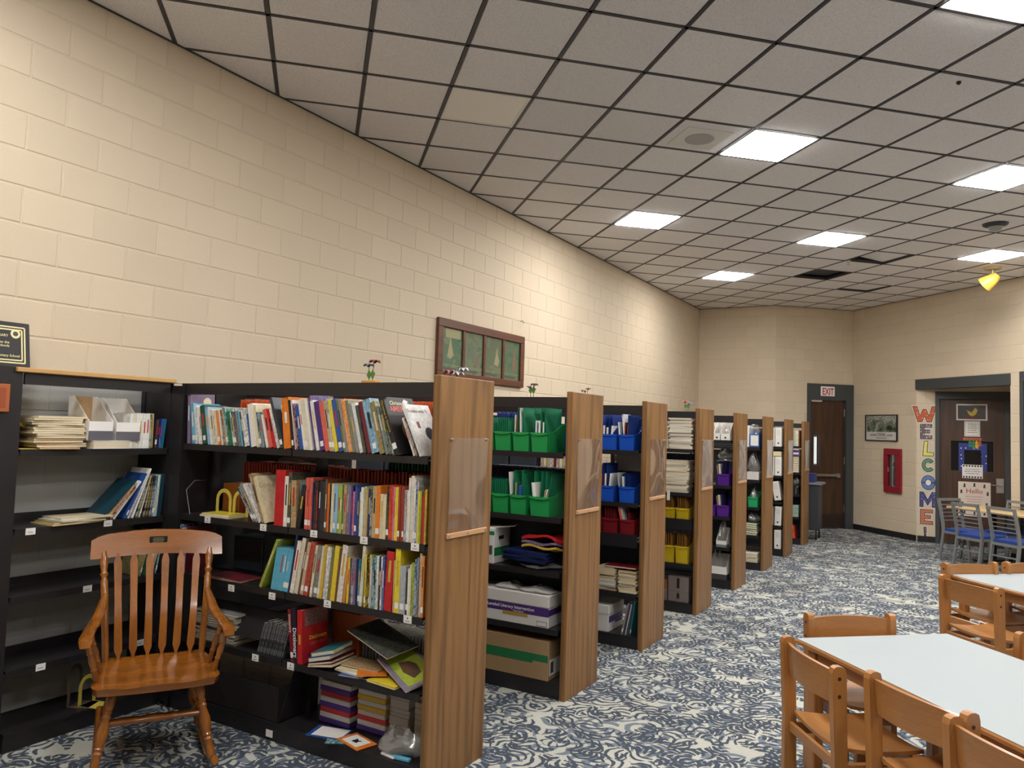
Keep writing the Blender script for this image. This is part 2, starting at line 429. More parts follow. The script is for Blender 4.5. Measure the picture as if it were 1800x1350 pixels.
# ---- block walls
BJ = .0045
def block_mesh(L, Hh=CW, d=.0032):
    k = ('b', round(L, 3), round(Hh, 3))
    if k not in cache:
        a, b, c, e = BJ, L-BJ, BJ, Hh-BJ; i = .004
        cache[k] = MB().add([(a, 0, c), (b, 0, c), (b, 0, e), (a, 0, e), (a+i, -d, c+i), (b-i, -d, c+i), (b-i, -d, e-i), (a+i, -d, e-i)],
            [(4, 5, 6, 7), (0, 1, 5, 4), (1, 2, 6, 5), (2, 3, 7, 6), (3, 0, 4, 7)]).mesh('block', M_BLOCK, recalc=False)
    return cache[k]
def blocks(wall, x0, x1, z0, z1, phase, score=None, holes=(), limit=300, mat_of=None):
    """courses of blocks on a wall-local plane (x right, z up, -y into the room)"""
    L = []
    for n in range(-1, 21):
        za, zb = max(z0, Z0+CW*n), min(z1, Z0+CW*(n+1))
        if zb-za < .03: continue
        xs = x0-(x0-phase-(CL/2 if n % 2 == 0 else 0)) % CL
        while xs < x1:
            spans = [(max(xs, x0), min(xs+CL, x1))]
            for (hx0, hx1, hz0, hz1) in holes:
                if zb > hz0+.02 and za < hz1-.02:
                    spans = [s for a, b in spans for s in ((a, min(b, hx0)), (max(a, hx1), b)) if s[1]-s[0] > .03]
            for a, b in spans:
                if b-a > .03: L.append((score((a+b)/2, (za+zb)/2) if score else 0, a, b, za, zb))
            xs += CL
    L.sort(key=lambda q: q[0]); st = MB()
    for n, (sc, a, b, za, zb) in enumerate(L):
        if n < limit and sc < 1e6:
            me = block_mesh(b-a, zb-za); mt = mat_of and mat_of((a+b)/2, (za+zb)/2)
            o = link('block', me, wall, (a, 0, za))
            if mt: o.material_slots[0].link = 'OBJECT'; o.material_slots[0].material = mt
        else:
            me = block_mesh(b-a, zb-za); o = V((a, 0, za)); st.add([v.co+o for v in me.vertices], [tuple(p.vertices) for p in me.polygons])
    if st.v: tag(st.obj('block', M_BLOCK, wall, recalc=False), kind='stuff')
def wall(name, org, rz, boxes, label):
    mb = MB()
    for b in boxes: mb.box(*b)
    return tag(mb.obj(name, M_MORTAR, None, (org[0], org[1], 0), rz), label, kind='structure')
TOP = H+.42
wl = wall('wall_left', (0, 0), PI/2, [(YF-.2, 14.86, 0, .2, 0, TOP)], 'long cream painted block wall on the left')
def sc_left(x, z):
    if x < 1.3: return 1e9
    if z < 1.75 and not (2.1 < x < 3.2): return 1e7+x
    return x-(50 if z < 1.9 and 2.1 < x < 3.1 else 0)
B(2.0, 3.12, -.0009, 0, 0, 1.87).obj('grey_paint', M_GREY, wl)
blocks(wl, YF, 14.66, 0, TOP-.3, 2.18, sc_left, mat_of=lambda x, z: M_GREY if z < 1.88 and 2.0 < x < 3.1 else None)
wb = wall('wall_back_left', (0, 14.66), 0, [(0, 1.445, 0, .2, 0, TOP)], 'short cream block wall closing the far left end')
blocks(wb, 0, 1.445, 1.3, TOP-.3, .1)
L3 = (C34-C23).length; D0, D1, DT = .665, 1.635, 2.70
wn = wall('wall_back_notch', C23, A3, [(0, D0, 0, .2, 0, TOP), (D0, D1, 0, .2, DT, TOP), (D1, L3, 0, .2, 0, TOP)], 'cream block wall holding the exit door')
blocks(wn, 0, L3, 0, TOP-.3, .2, holes=[(D0, D1, -1, DT)])
HDR0, HDR1 = 2.55, 2.725
w4o = wall('wall_back_right', C34, A4, [(0, .86, 0, .12, 0, TOP), (.86, 1.225, 0, .12, 0, .78), (.86, 1.225, 0, .12, 1.52, TOP), (1.225, S_TURN, 0, .12, 0, TOP), (S_TURN, S_PIER1+.02, 0, .12, HDR1, TOP), (S_PIER0, S_PIER1, 0, .2, 0, HDR1), (S_PIER1, 9.6, 0, .2, HDR1+.02, TOP), (S_PIER1+1.15, 9.6, 0, .2, 0, HDR1+.02)],
    'cream block wall with the framed poster and red cabinet')
blocks(w4o, 0, 5.4, 0, TOP-.3, .3, score=lambda x, z: x if x < 3.7 else 1e7, holes=[(S_TURN-.001, S_PIER0, -1, HDR1), (S_PIER1, S_PIER1+1.15, -1, HDR1+.02), (.85, 1.232, .775, 1.525)])
wa = wall('wall_alcove', (TURN.x, YALC), 0, [(0, .28, 0, .2, 0, HDR1+.1), (.28, 1.36, 0, .2, 2.52, HDR1+.1), (1.36, 1.8, 0, .2, 0, HDR1+.1)], 'cream block wall behind the WELCOME letters')
blocks(wa, 0, .28, 0, 2.72, .15)
tag(MB().bar((TURN.x+1.40, YALC, HDR1/2), (w4(S_PIER1).x-.02, w4(S_PIER1).y+.1, HDR1/2), .1, HDR1).obj('wall_alcove_side', M_MORTAR), 'cream side wall of the door alcove', kind='structure')
tag(B(XR, XR+.2, YF-.2, 9.6, 0, TOP).obj('wall_right', M_MORTAR), 'cream wall closing the right side', kind='structure')
tag(B(-.2, XR+.2, YF-.2, YF, 0, TOP).obj('wall_front', M_MORTAR), 'cream wall behind the camera', kind='structure')
# skirting and wall angle trims
def skirt(name, org, rz, spans):
    mb = MB()
    for a, b in spans: mb.box(a, b, -.012, 0, 0, .1)
    tag(mb.obj(name, M_BASEB, None, (org[0], org[1], 0), rz), 'black vinyl skirting along the wall foot', kind='structure')
skirt('baseboard_left', (0, 0), PI/2, [(YF, 14.65)]); skirt('baseboard_back_right', C34, A4, [(.02, S_TURN-.003), (S_PIER0, S_PIER1)])
skirt('baseboard_alcove', (TURN.x, YALC), 0, [(.012, .28)])
def angle(n, org, rz, a, b):
    tag(MB().box(a, b, -.024, -.005, H-.006, H-.003).box(a, b, -.008, -.005, H-.006, H+.02).obj('trim_%d' % n, M_GRID, None, (org[0], org[1], 0), rz), 'dark metal wall angle along the ceiling edge', kind='structure')
angle(1, (0, 0), PI/2, YF, 14.65); angle(2, (0, 14.66), 0, .01, 1.44); angle(3, C23, A3, .01, L3-.02); angle(4, C34, A4, .02, 9.3)
# header beam above the alcove
tag(B(S_TURN-.012, S_PIER0+.008, -.02, .12, HDR0, HDR1, .004).obj('trim_5', M_DKFRAME, None, (C34.x, C34.y, 0), A4), 'charcoal steel header beam above the door alcove', kind='structure')
tag(MB().prism([tuple(TURN+V((.02, -.003))), tuple(w4(S_PIER0)+V((.0, .13))), (TURN.x+1.39, YALC-.003)], HDR1-.02, HDR1, 2).obj('trim_6', M_MORTAR), 'painted soffit over the door alcove', kind='structure')

# ---- exit door (in the notch wall)
dr = tag(link('door_1', None, None, (C23.x, C23.y, 0), A3), 'dark wooden exit door with a narrow window and push bar', kind='structure')
fr = MB().box(D0, D0+.06, -.03, .1, 0, DT).box(D1-.16, D1-.0, -.03, .1, 0, DT).box(D0+.06, D1-.16, -.03, .1, 2.40, DT)
fr.obj('door_frame', M_DKFRAME, dr)
dx0, dx1 = D0+.065, D1-.165; gx0, gx1 = dx0+.10, dx0+.20
lf = MB().box(dx0, gx0, .03, .075, .03, 2.395).box(gx1, dx1, .03, .075, .03, 2.395).box(gx0, gx1, .03, .075, .03, 1.18).box(gx0, gx1, .03, .075, 1.72, 2.395)
lf.obj('door_leaf', M_DOOR, dr)
B(gx0, gx1, .05, .056, 1.18, 1.72).obj('window_pane', M_GLASS, dr)
B(gx0+.018, gx1-.018, .058, .062, 1.2, 1.70).obj('daylit_slit', M_GLOW, dr)
mb = MB()
for a in ((gx0-.02, gx0, 1.16, 1.74), (gx1, gx1+.02, 1.16, 1.74)): mb.box(a[0], a[1], .022, .03, a[2], a[3])
for a in ((gx0, gx1, 1.16, 1.18), (gx0, gx1, 1.72, 1.74)): mb.box(a[0], a[1], .022, .03, a[2], a[3])
mb.obj('window_bead', M_DKFRAME, dr)
MB().box(dx0+.02, dx1-.14, -.045, .0, .965, 1.02, .012).box(dx0+.02, dx0+.10, -.03, .03, .96, 1.025, .006).box(dx1-.2, dx1-.12, -.05, .03, .95, 1.03, .01).obj('push_bar', pm('brushed_steel', (176, 174, 166), .35, 1), dr)
for z in (.3, 1.2, 2.1): B(dx1-.004, dx1+.022, .012, .03, z, z+.14, .004).obj('hinge', M_CHROME, dr)
B(dx0+.02, dx0+.24, -.025, .03, 2.355, 2.39, .006).obj('door_closer', pm('pale_closer', (182, 172, 164), .4), dr)
B(dx0, dx1, .018, .03, .035, .26).obj('kick_plate', pm('dark_kick_plate', (46, 32, 26), .4), dr)
es = thing('exit_sign', 'white EXIT sign with red letters above the far door', 'sign', (C23.x+E3.x*1.07+N3.x*.03, C23.y+E3.y*1.07+N3.y*.03, 2.47), A3)
B(-.145, .145, -.02, -.001, 0, .18, .005).obj('sign_panel', M_LABEL, es)
text('sign_lettering', 'EXIT', .18, pm('exit_red', (176, 30, 36), .5), es, front_m(0, -.0215, .025), .003, .001, sx=.66)

# ---- alcove door
DX = TURN.x+.28
d2 = tag(link('door_2', None, None, (DX, YALC, 0), 0), 'dark wooden office door covered with notices in the alcove', kind='structure')
fr = MB().box(0, .06, -.02, .12, 0, 2.52).box(.98, 1.08, -.02, .12, 0, 2.52).box(.06, .98, -.02, .12, 2.40, 2.52); fr.obj('door_frame', M_DKFRAME, d2)
wx0, wx1, wz0, wz1 = .225, .825, 1.215, 1.71
lf = MB().box(.06, wx0, .05, .095, .01, 2.40).box(wx1, .98, .05, .095, .01, 2.40).box(wx0, wx1, .05, .095, .01, wz0).box(wx0, wx1, .05, .095, wz1, 2.40); lf.obj('door_leaf', M_DOOR, d2)
B(wx0, wx1, .07, .078, wz0, wz1).obj('window_pane', M_DARKGLASS, d2)
mb = MB().box(wx0-.012, wx1+.012, .044, .05, wz1, wz1+.012).box(wx0-.012, wx1+.012, .044, .05, wz0-.012, wz0).box(wx0-.012, wx0, .044, .05, wz0, wz1).box(wx1, wx1+.012, .044, .05, wz0, wz1)
mb.obj('window_bead', pm('bronze_bead', (74, 60, 44), .4), d2)
hd = B(.86, .97, .038, .05, .88, 1.12, .004).obj('lock_plate', M_CHROME, d2)
MB().tube([(.93, .038, 1.0), (.93, -.01, 1.0)], [.028, .024], 12).tube([(.93, -.008, 1.0), (.85, -.012, 1.005), (.79, -.01, 1.01)], [.011, .010, .008], 8).obj('lever_handle', M_CHROME, hd, smooth=True)
# frame of the next doorway at the right edge
tag(MB().box(S_PIER1, S_PIER1+.06, -.015, .14, 0, 2.74).box(S_PIER1+.06, S_PIER1+1.15, -.015, .14, 2.6, 2.74).box(S_PIER1+1.09, S_PIER1+1.15, -.015, .14, 0, 2.6).obj('door_3', M_DKFRAME, None, (C34.x, C34.y, 0), A4), 'charcoal door frame at the right edge beside the pier', kind='structure')
tag(B(S_PIER1+.06, S_PIER1+1.09, .06, .105, .01, 2.6).obj('door_4', M_DOOR, None, (C34.x, C34.y, 0), A4), 'dark wooden door leaf at the right edge', kind='structure')

# ---- notices on the alcove door (each a sheet of its own)
AX, AY = DX, YALC+.05
def sheet(name, label, cat, x0, x1, z0, z1, m, y=None, t=.002, group=None):
    y = AY if y is None else y
    r = thing(name, label, cat, ((x0+x1)/2, y, z0), 0, group); w = (x1-x0)/2
    B(-w, w, -t, 0, 0, z1-z0).obj('paper', m, r); return r, w, z1-z0
def lines(r, w, z0, z1, n, m, y=-.0026, rag=.3, hgt=.25):
    mb = MB(); rg = random.Random(n*7+int(w*1000))
    for k in range(n):
        z = z1-(z1-z0)*(k+.5)/n; h = (z1-z0)/n*hgt; x = -w
        ww = w*(1-rag*rg.random())
        x = -ww
        while x < ww:
            l = min(ww-x, .012+.03*rg.random()); mb.box(x, x+l, y, y+.0006, z-h/2, z+h/2); x += l+.008
    return tag(mb.obj('print_lines', m, r), kind='stuff')
INK = pm('print_ink', (70, 66, 70), .7); INKR = pm('red_ink', (166, 60, 66), .7); INKV = pm('violet_ink', (92, 70, 110), .7)
r, w, h = sheet('door_notice', 'dark picture notice with white border and yellow shape, top of the alcove door', 'notice', 4.345, 4.785, 2.05, 2.32, pm('white_card', (214, 208, 204), .4))
B(-w+.022, w-.022, -.0028, -.002, .022, h-.022).obj('picture', printed('chalk_print', [(52, 46, 44), (74, 66, 60)], 30), r)
MB().prism([(-.07, .17), (.0, .13), (.05, .21), (.085, .17), (.06, .10), (.01, .065), (-.04, .09)], -.0042, -.003, 1).obj('yellow_shape', pm('mustard_print', (196, 170, 66), .5), r)
MB().prism([(-.1, .035), (.11, .035), (.07, .065), (-.05, .07)], -.0042, -.003, 1).obj('red_shape', pm('dark_red_print', (110, 40, 44), .5), r)
r, w, h = sheet('door_notice', 'small white text notice below the dark picture on the alcove door', 'notice', 4.46, 4.683, 1.785, 2.038, M_PAPER); lines(r, w-.03, .05, h-.03, 5, INK)
mb = MB()
for a in ((-w+.012, w-.012, .012, .016), (-w+.012, w-.012, h-.016, h-.012), (-w+.012, -w+.016, .016, h-.016), (w-.016, w-.012, .016, h-.016)): mb.box(a[0], a[1], -.0026, -.002, a[2], a[3])
mb.obj('border_line', INK, r)
r, w, h = sheet('name_strip', 'narrow orange lettered strip above the alcove door window', 'notice', 4.442, 4.70, 1.72, 1.765, pm('orange_strip', (178, 112, 70), .6)); lines(r, w-.02, .008, h-.008, 1, INKR, hgt=.7, rag=.1)
bl = thing('window_surround', 'blue star-dotted paper frame on the alcove door window', 'decoration', (4.577, AY-.004, 1.225))
M_STAR = dotted('star_paper', (42, 56, 132), (214, 216, 226), 17, .16)
mb = MB().box(-.2, -.12, -.002, 0, -.01, .45).box(.12, .2, -.002, 0, -.01, .45).box(-.12, .12, -.002, 0, .335, .45); mb.obj('paper', M_STAR, bl)
for k, (c, x0, x1) in enumerate([((40, 132, 130), -.06, -.01), ((70, 140, 72), -.01, .035), ((214, 172, 60), .035, .08), ((206, 96, 50), .08, .125)]):
    MB().prism([(x0, .475), (x1, .475), (x1-.004, .39-.02*(k in (1, 2))+.01*k*(k == 3)), (x0+.004, .385-.02*(k in (1, 2)))], -.0045, -.0025, 1).obj('rainbow_piece', pm('rainbow_%d' % k, c, .6), bl)
    MB().tube([(x0+.02, -.005, .44), (x0+.02, -.005, .50)], [.022, .003], 8).obj('tree_shape', pm('rainbow_%d' % k, c, .6), bl)
r, w, h = sheet('door_notice', 'white notice with dark patterned edges under the alcove door window', 'notice', 4.427, 4.717, 1.10, 1.322, M_PAPER, AY-.007); lines(r, w-.03, .06, h-.06, 3, INKV)
mb = MB()
for k in range(7):
    for z in (.006, h-.034): mb.box(-w+.012+k*.04, -w+.036+k*.04, -.0026, -.002, z, z+.028)
mb.obj('edge_print', pm('edge_print', (52, 38, 44), .6), r)
r, w, h = sheet('hello_poster', 'cream Hello poster with small dark figures below the door window', 'poster', 4.37, 4.825, .48, 1.04, pm('cream_poster', (222, 206, 192), .6))
text('lettering', 'Hello', .11, pm('hello_red', (170, 46, 52), .6), r, front_m(0, -.0028, .375), .0, .0004); lines(r, w-.1, .14, .34, 5, INKR, hgt=.16)
for k, (x, z) in enumerate(((-.14, .50), (0, .515), (.14, .50), (-.185, .40), (.185, .38), (-.17, .2), (.17, .2), (-.14, .06), (.0, .05), (.14, .06))):
    MB().prism([(x-.018, z-.03), (x+.02, z-.03), (x+.012, z), (x+.018, z+.018), (x+.004, z+.034), (x-.012, z+.02), (x-.01, z)], -.003, -.0021, 1).obj('figure_print', pm('figure_ink', (58, 50, 66), .6), r)

# ---- WELCOME letters, one cut-out each
LET = [('W', 'orange W with light dots, top letter of the WELCOME column', 3.69, 4.072, 1.995, 2.284, dotted('let_orange', (190, 92, 48), (232, 170, 126), 26), (96, 44, 40)),
 ('E', 'grey violet E with white dots, second letter of the WELCOME column', 3.803, 4.005, 1.71, 1.985, dotted('let_grey', (112, 94, 104), (226, 220, 220), 24), (66, 54, 62)),
 ('L', 'yellow L with dark dots in the WELCOME column', 3.838, 4.03, 1.425, 1.70, dotted('let_yellow', (226, 216, 108), (80, 74, 50), 27, .2), (70, 62, 40)),
 ('C', 'green C in the WELCOME column', 3.828, 4.045, 1.158, 1.41, printed('let_green', [(82, 124, 92), (112, 152, 116)], 40), (48, 76, 58)),
 ('O', 'blue O in the WELCOME column', 3.82, 4.053, .858, 1.128, printed('let_blue', [(84, 104, 156), (120, 140, 188)], 40), (48, 56, 92)),
 ('M', 'violet blue M with pale dots in the WELCOME column', 3.795, 4.06, .572, .848, dotted('let_violet', (70, 72, 122), (156, 146, 184), 22), (42, 42, 72)),
 ('E', 'orange striped E, last letter of the WELCOME column', 3.803, 4.018, .285, .557, striped('let_stripe', (206, 140, 104), (178, 94, 66), 14), (112, 62, 52)),
 ('!', 'brown dotted exclamation mark at the foot of the WELCOME column', 3.853, 3.925, .012, .262, dotted('let_brown', (94, 66, 60), (222, 206, 198), 24), (64, 46, 44))]
def ring(r0, r1, a0, a1, n=28): return [(.5+.5*r1*math.cos(a0+(a1-a0)*i/n), .5+.5*r1*math.sin(a0+(a1-a0)*i/n)) for i in range(n+1)]+[(.5+.5*r0*math.cos(a1+(a0-a1)*i/n), .5+.5*r0*math.sin(a1+(a0-a1)*i/n)) for i in range(n+1)]
GLY = dict(W=[[(0, 1), (.2, 1), (.31, .42), (.43, .82), (.57, .82), (.69, .42), (.8, 1), (1, 1), (.79, 0), (.6, 0), (.5, .38), (.4, 0), (.21, 0)]], E=[[(0, 0), (0, 1), (1, 1), (1, .76), (.36, .76), (.36, .62), (.82, .62), (.82, .39), (.36, .39), (.36, .24), (1, .24), (1, 0)]],
    L=[[(0, 0), (.14, 1), (.5, 1), (.42, .27), (1, .24), (1, 0)]], C=[ring(.44, 1, .62, 5.66)], O=[ring(.42, 1, 0, PI), ring(.42, 1, PI, 2*PI)], M=[[(0, 0), (0, 1), (.25, 1), (.5, .5), (.75, 1), (1, 1), (1, 0), (.76, 0), (.76, .52), (.5, .1), (.24, .52), (.24, 0)]])
GLY['!'] = [[(.2, .3), (.05, 1), (.95, 1), (.8, .3)], [(.2, 0), (.2, .2), (.8, .2), (.8, 0)]]
def grow(poly, d):
    n = len(poly); out = []; area = sum(poly[k][0]*poly[(k+1) % n][1]-poly[(k+1) % n][0]*poly[k][1] for k in range(n)); s = 1 if area > 0 else -1
    for k in range(n):
        p0, p1, p2 = V(poly[k-1]), V(poly[k]), V(poly[(k+1) % n]); e1, e2 = (p1-p0), (p2-p1)
        if e1.length < 1e-6 or e2.length < 1e-6: out.append(tuple(p1)); continue
        e1.normalize(); e2.normalize(); n1, n2 = V((e1.y, -e1.x))*s, V((e2.y, -e2.x))*s; m = n1+n2
        m = n1 if m.length < .2 else m/max(.35, m.length_squared/2); out.append(tuple(p1+m*d))
    return out
for ch, lab, x0, x1, z0, z1, mt, dk in LET:
    r = thing('letter_cutout', lab, 'letter', ((x0+x1)/2, YALC-.0065, z0), 0, 'WELCOME letters beside the alcove door'); w, h = x1-x0, z1-z0; bd = .012
    polys = [[((px-.5)*(w-2*bd), bd+pz*(h-2*bd)) for px, pz in p] for p in GLY[ch]]
    for nm, mm, off, y in (('paper_outline', M_PAPER, bd, 0), ('dark_outline', pm('outline_%d_%d' % (dk[0], dk[1]), dk, .6), .0035, -.0016), ('letter_face', mt, -.008, -.003)):
        mb = MB()
        for p in polys: mb.prism(grow(p, off), y-.0015, y, 1)
        if nm == 'paper_outline' and ch == 'O': mb = MB().prism([((.5*w)*math.cos(k*PI/16), h/2+.5*h*math.sin(k*PI/16)) for k in range(32)], -.0015, 0, 1)
        mb.obj(nm, mm, r)
# ---- framed poster and red cabinet on the block wall
def on4(s, d=.0055): q = C34+E4*s+N4*d; return (q.x, q.y)
ps = thing('framed_poster', 'black framed landscape book poster on the cream block wall', 'poster', (*on4(.755), 1.665), A4)
w, h = .39, .47; mb = MB().box(-w, w, -.03, 0, 0, .014).box(-w, w, -.03, 0, h-.014, h).box(-w, -w+.014, -.03, 0, .014, h-.014).box(w-.014, w, -.03, 0, .014, h-.014); mb.obj('frame', M_BLACK, ps)
B(-w+.014, w-.014, -.012, 0, .014, h-.014).obj('print_sheet', pm('poster_white', (206, 202, 196), .4), ps)
B(-w+.03, w-.03, -.0135, -.012, .16, .37).obj('landscape_print', printed('landscape_print', [(58, 66, 52), (104, 112, 92), (150, 158, 150), (84, 90, 70)], 7), ps)
B(-w+.03, w-.03, -.0135, -.012, .37, .445).obj('border_print', printed('border_print', [(56, 66, 52), (196, 196, 186)], 34), ps)
MB().prism([(.13, .2), (.25, .19), (.27, .25), (.2, .285), (.14, .26)], -.015, -.0136, 1).obj('dark_figure', pm('poster_dark', (34, 36, 40), .5), ps)
text('lettering', 'HONEY, HONEY, LION!', .052, INK, ps, front_m(0, -.0128, .085), .001, .0004); lines(ps, .1, .12, .145, 1, INK, -.0132, .1, .5); lines(ps, .13, .04, .065, 1, INK, -.0132, .1, .5)
ec = thing('extinguisher_cabinet', 'red fire extinguisher cabinet set in the cream block wall', 'cabinet', (*on4(1.041, .0), .765), A4)
M_RED = pm('cabinet_red', (138, 26, 40), .4)
w, h = .2, .77; mb = MB().box(-w, w, -.045, 0, 0, .11, .004).box(-w, w, -.045, 0, h-.11, h, .004).box(-w, -w+.1, -.045, 0, .11, h-.11).box(w-.12, w, -.045, 0, .11, h-.11); mb.obj('door_frame', M_RED, ec)
B(-w+.1, w-.12, -.03, -.026, .11, h-.11).obj('window_pane', M_GLASS, ec)
B(-w+.1, w-.12, .09, .1, .11, h-.11).obj('back_panel', pm('cabinet_inside', (150, 146, 142), .5), ec)
ex = MB().tube([(.02, .03, .12), (.02, .03, .14), (.02, .03, .40), (.02, .03, .45), (.02, .03, .47)], [.04, .048, .048, .03, .016], 12).obj('extinguisher', pm('extinguisher_dark', (66, 66, 70), .35, .3), ec, smooth=True)
MB().tube([(.0, -.01, .47), (.03, -.015, .53), (.045, -.012, .5), (.05, -.01, .30)], .012, 8).obj('hose', M_BLACK, ec, smooth=True)
B(-w+.108, -w+.13, -.052, -.045, .36, .44, .003).obj('pull_handle', M_CHROME, ec)

# ================================================================ SHELVING RANGES
XP, PT, PW, PH = 2.27985, .04116, .4911, 1.94026
RY = [2.9605, 4.39945, 5.74233, 7.1565, 8.55618, 9.98715, 11.37645, 12.75539]
NAMES = ['nearest', 'second', 'third', 'fourth', 'fifth', 'sixth', 'seventh', 'farthest']
XL = XP-PT; UX = [.40, 1.305, XL-.02]; MID = PW/2
SZ = [[1.545, 1.13, .785, .43], [1.545, 1.13, .785, .425], [1.545, 1.13, .88, .425], [1.545, 1.13, .88, .46], [1.63, 1.13, .785, .45], [1.545, 1.13, .785, .43], [1.545, 1.13, .76, .42], [1.545, 1.13, .785, .43]]
def shelf_tray(x0, x1, y0, y1, z, lip, front=-1):
    yl = (y0, y0+.006) if front < 0 else (y1-.006, y1)
    return MB().box(x0, x1, y0, y1, z-.012, z).box(x0, x1, yl[0], yl[1], z-lip, z-.012)
def tag_card(parent, x, y, z, w=.048, h=.036):
    o = B(-w/2, w/2, -.003, 0, 0, h).obj('label_card', M_LABEL, parent, (x, y, z))
    B(-w*.32, w*.32, -.0036, -.003, .008, .011).obj('print_lines', INK, o) if False else None
    return o
RANGES = []
def make_range(k):
    r = thing('shelving_range', '%s double-sided black shelving range with an oak end panel%s' % (NAMES[k], ' next to the rocking chair' if k == 0 else ''), 'shelving', (0, RY[k], 0), 0, 'shelving ranges along the left wall')
    ep = B(XL, XP, 0, PW, 0, PH, .003).obj('end_panel', M_OAK, r)
    # clear sheet, screws and strip on the end panel
    bow = [.010, .016, .012, .014, .02, .012, .012, .010][k]
    MB().surf(5, 10, lambda u, v: (XP+.003+bow*math.sin(PI*v)*math.sin(PI*u)+.004*math.sin(5*v+k+3*u), .095+.335*u, 1.175+.465*v), (.0015, 0, 0)).obj('sign_holder', M_ACRYL if k < 3 else (M_ACRYL2 if k < 5 else M_ACRYL3), ep, smooth=True)
    st = MB().box(XP, XP+.012, .085, .44, 1.155, 1.18, .002).obj('holder_strip', M_STRIP, ep)
    for y, z in ((.105, 1.632), (.42, 1.632), (.1, 1.167), (.26, 1.167), (.425, 1.167)):
        MB().tube([(XP, y, z), (XP+.014, y, z)], [.008, .006], 8).obj('screw', M_CHROME, ep)
    mb = MB().box(UX[0], XL, .008, .02, 1.838, 1.905).box(UX[0], XL, PW-.02, PW-.008, 1.838, 1.905); mb.obj('canopy', M_SHELF, r)
    for x in UX:
        mb = MB().box(x-.016, x+.016, MID-.03, MID+.03, 0, 1.915); mb.obj('upright', M_SHELF, r)
    for sgn, y0, y1 in ((-1, .012, MID-.02), (1, MID+.02, PW-.012)):
        for n in range(2):
            xa, xb = UX[n]+.005, UX[n+1]-.005
            for z in SZ[k]:
                lip = .035 if not (k in (2, 3) and z == .88 and sgn < 0) else .10
                sh = shelf_tray(xa, xb, y0, y1, z, lip, sgn).obj('shelf', M_SHELF, r)
                if k == 0 and sgn < 0:
                    for (lx, lz) in {(0, 1.13): [(.655, 1.13), (1.117, 1.128)], (1, 1.13): [(1.495, 1.13), (1.838, 1.13), (2.158, 1.13)], (0, .785): [(.885, .77), (1.21, .77)],
                                     (1, .785): [(1.612, .785), (2.13, .785)], (0, .43): [(1.104, .425)], (1, .43): [(1.372, .428)]}.get((n, z), []):
                        c = tag_card(sh, lx, y0-.0005, lz-.034)
                        B(-.014, .014, -.0036, -.003, .008, .0105).obj('print_line', INK, sh, (lx, y0-.0005, lz-.034)); B(-.003, .003, -.0036, -.003, .019, .027).obj('print_mark', INK, sh, (lx, y0-.0005, lz-.034))
    MB().box(UX[0], XL, .014, PW-.014, .0, .085).box(UX[0], XL, .01, PW-.01, .085, .095).obj('base', M_SHELF, r)
    return r
for k in range(8): RANGES.append(make_range(k))
# far-left black closing panel of the nearest range and its front corner filler
B(.375, .395, .0, PW, 0, 1.905).obj('side_panel', M_SHELF, RANGES[0])
MB().bar((.275, .0, .96), (.395, .006, .96), .012, 1.86).obj('corner_filler', M_SHELF, RANGES[0])
for zz in (.80, 1.13, 1.545): MB().tube([(.47, .03, zz), (.425, .03, zz+.14), (.405, .1, zz+.19), (.405, .2, zz+.19)], .0025, 5).obj('wire_bookend', M_GREYMET, RANGES[0])
tag_card(RANGES[0], 1.24, .009, .02)

# ---- wall-hung unit at the far left
wu = thing('wall_shelving', 'black shelving unit on the left wall with a pale board on top', 'shelving', (0, 2.11, 0), 0)
WZ = [1.512, 1.108, .765, .40]
for z in WZ:
    sh = MB().box(.012, .285, .0, .86, z-.012, z).box(.279, .285, .0, .86, z-.035, z-.012).box(.012, .018, .0, .86, z, z+.05).obj('shelf', M_SHELF, wu)
    for (y, zz) in {1.108: [(.075, 1.108), (.49, 1.112)], .765: [(.395, .765)], .40: [(.17, .40), (.45, .40), (.73, .40)]}.get(z, []):
        o = B(-.024, .024, -.003, 0, 0, .034).obj('label_card', M_LABEL, sh, (.2855, y, zz-.034), PI/2)
        B(-.014, .012, -.0036, -.003, .012, .0145).obj('print_line', INK, sh, (.2855, y, zz-.034), PI/2)
MB().box(.012, .30, .0, .86, 0, .08).box(.012, .305, .0, .86, .08, .095).obj('base', M_SHELF, wu)
for y in (-.008, .835): B(.01, .045, y, y+.03, 0, 1.90).obj('upright', M_SHELF, wu)
B(.27, .285, .0, .86, 1.845, 1.905).obj('canopy', M_SHELF, wu)

B(.20, .31, -.05, .86, 1.906, 1.93, .003).obj('top_board', M_PINE, wu)
MB().box(.005, .29, -.16, -.012, 0, 1.93).obj('side_panel', M_SHELF, wu)
B(.02, .285, .84, .852, 0, 1.9).obj('side_panel', M_SHELF, wu)
w2u = thing('wall_shelving', 'black wall shelving between the nearest and second range, added to darken the shelf gaps', 'shelving', (0, 3.475, 0), 0)
MB().box(.012, .02, 0, 1.4, 0, 1.9).obj('back_panel', M_BLACK, w2u)  # unseen unit with solid black back, added to block the lit wall
for z in WZ: MB().box(.02, .285, 0, 1.4, z-.012, z).box(.279, .285, 0, 1.4, z-.035, z-.012).obj('shelf', M_SHELF, w2u)
B(.012, .30, 0, 1.4, 0, .095).obj('base', M_SHELF, w2u); B(.27, .285, 0, 1.4, 1.845, 1.905).obj('canopy', M_SHELF, w2u)
fp = thing('framed_picture', 'orange wooden frame edge cut off at the left border', 'picture', (.295, 1.99, 1.70), PI/2)
MB().box(-.25, .04, -.02, 0, 0, .14, .003).obj('frame', pm('orange_frame_wood', (168, 92, 50), .4), fp); B(-.23, .02, -.021, -.02, .02, .12).obj('print_sheet', pm('orange_print', (150, 70, 36), .5), fp)

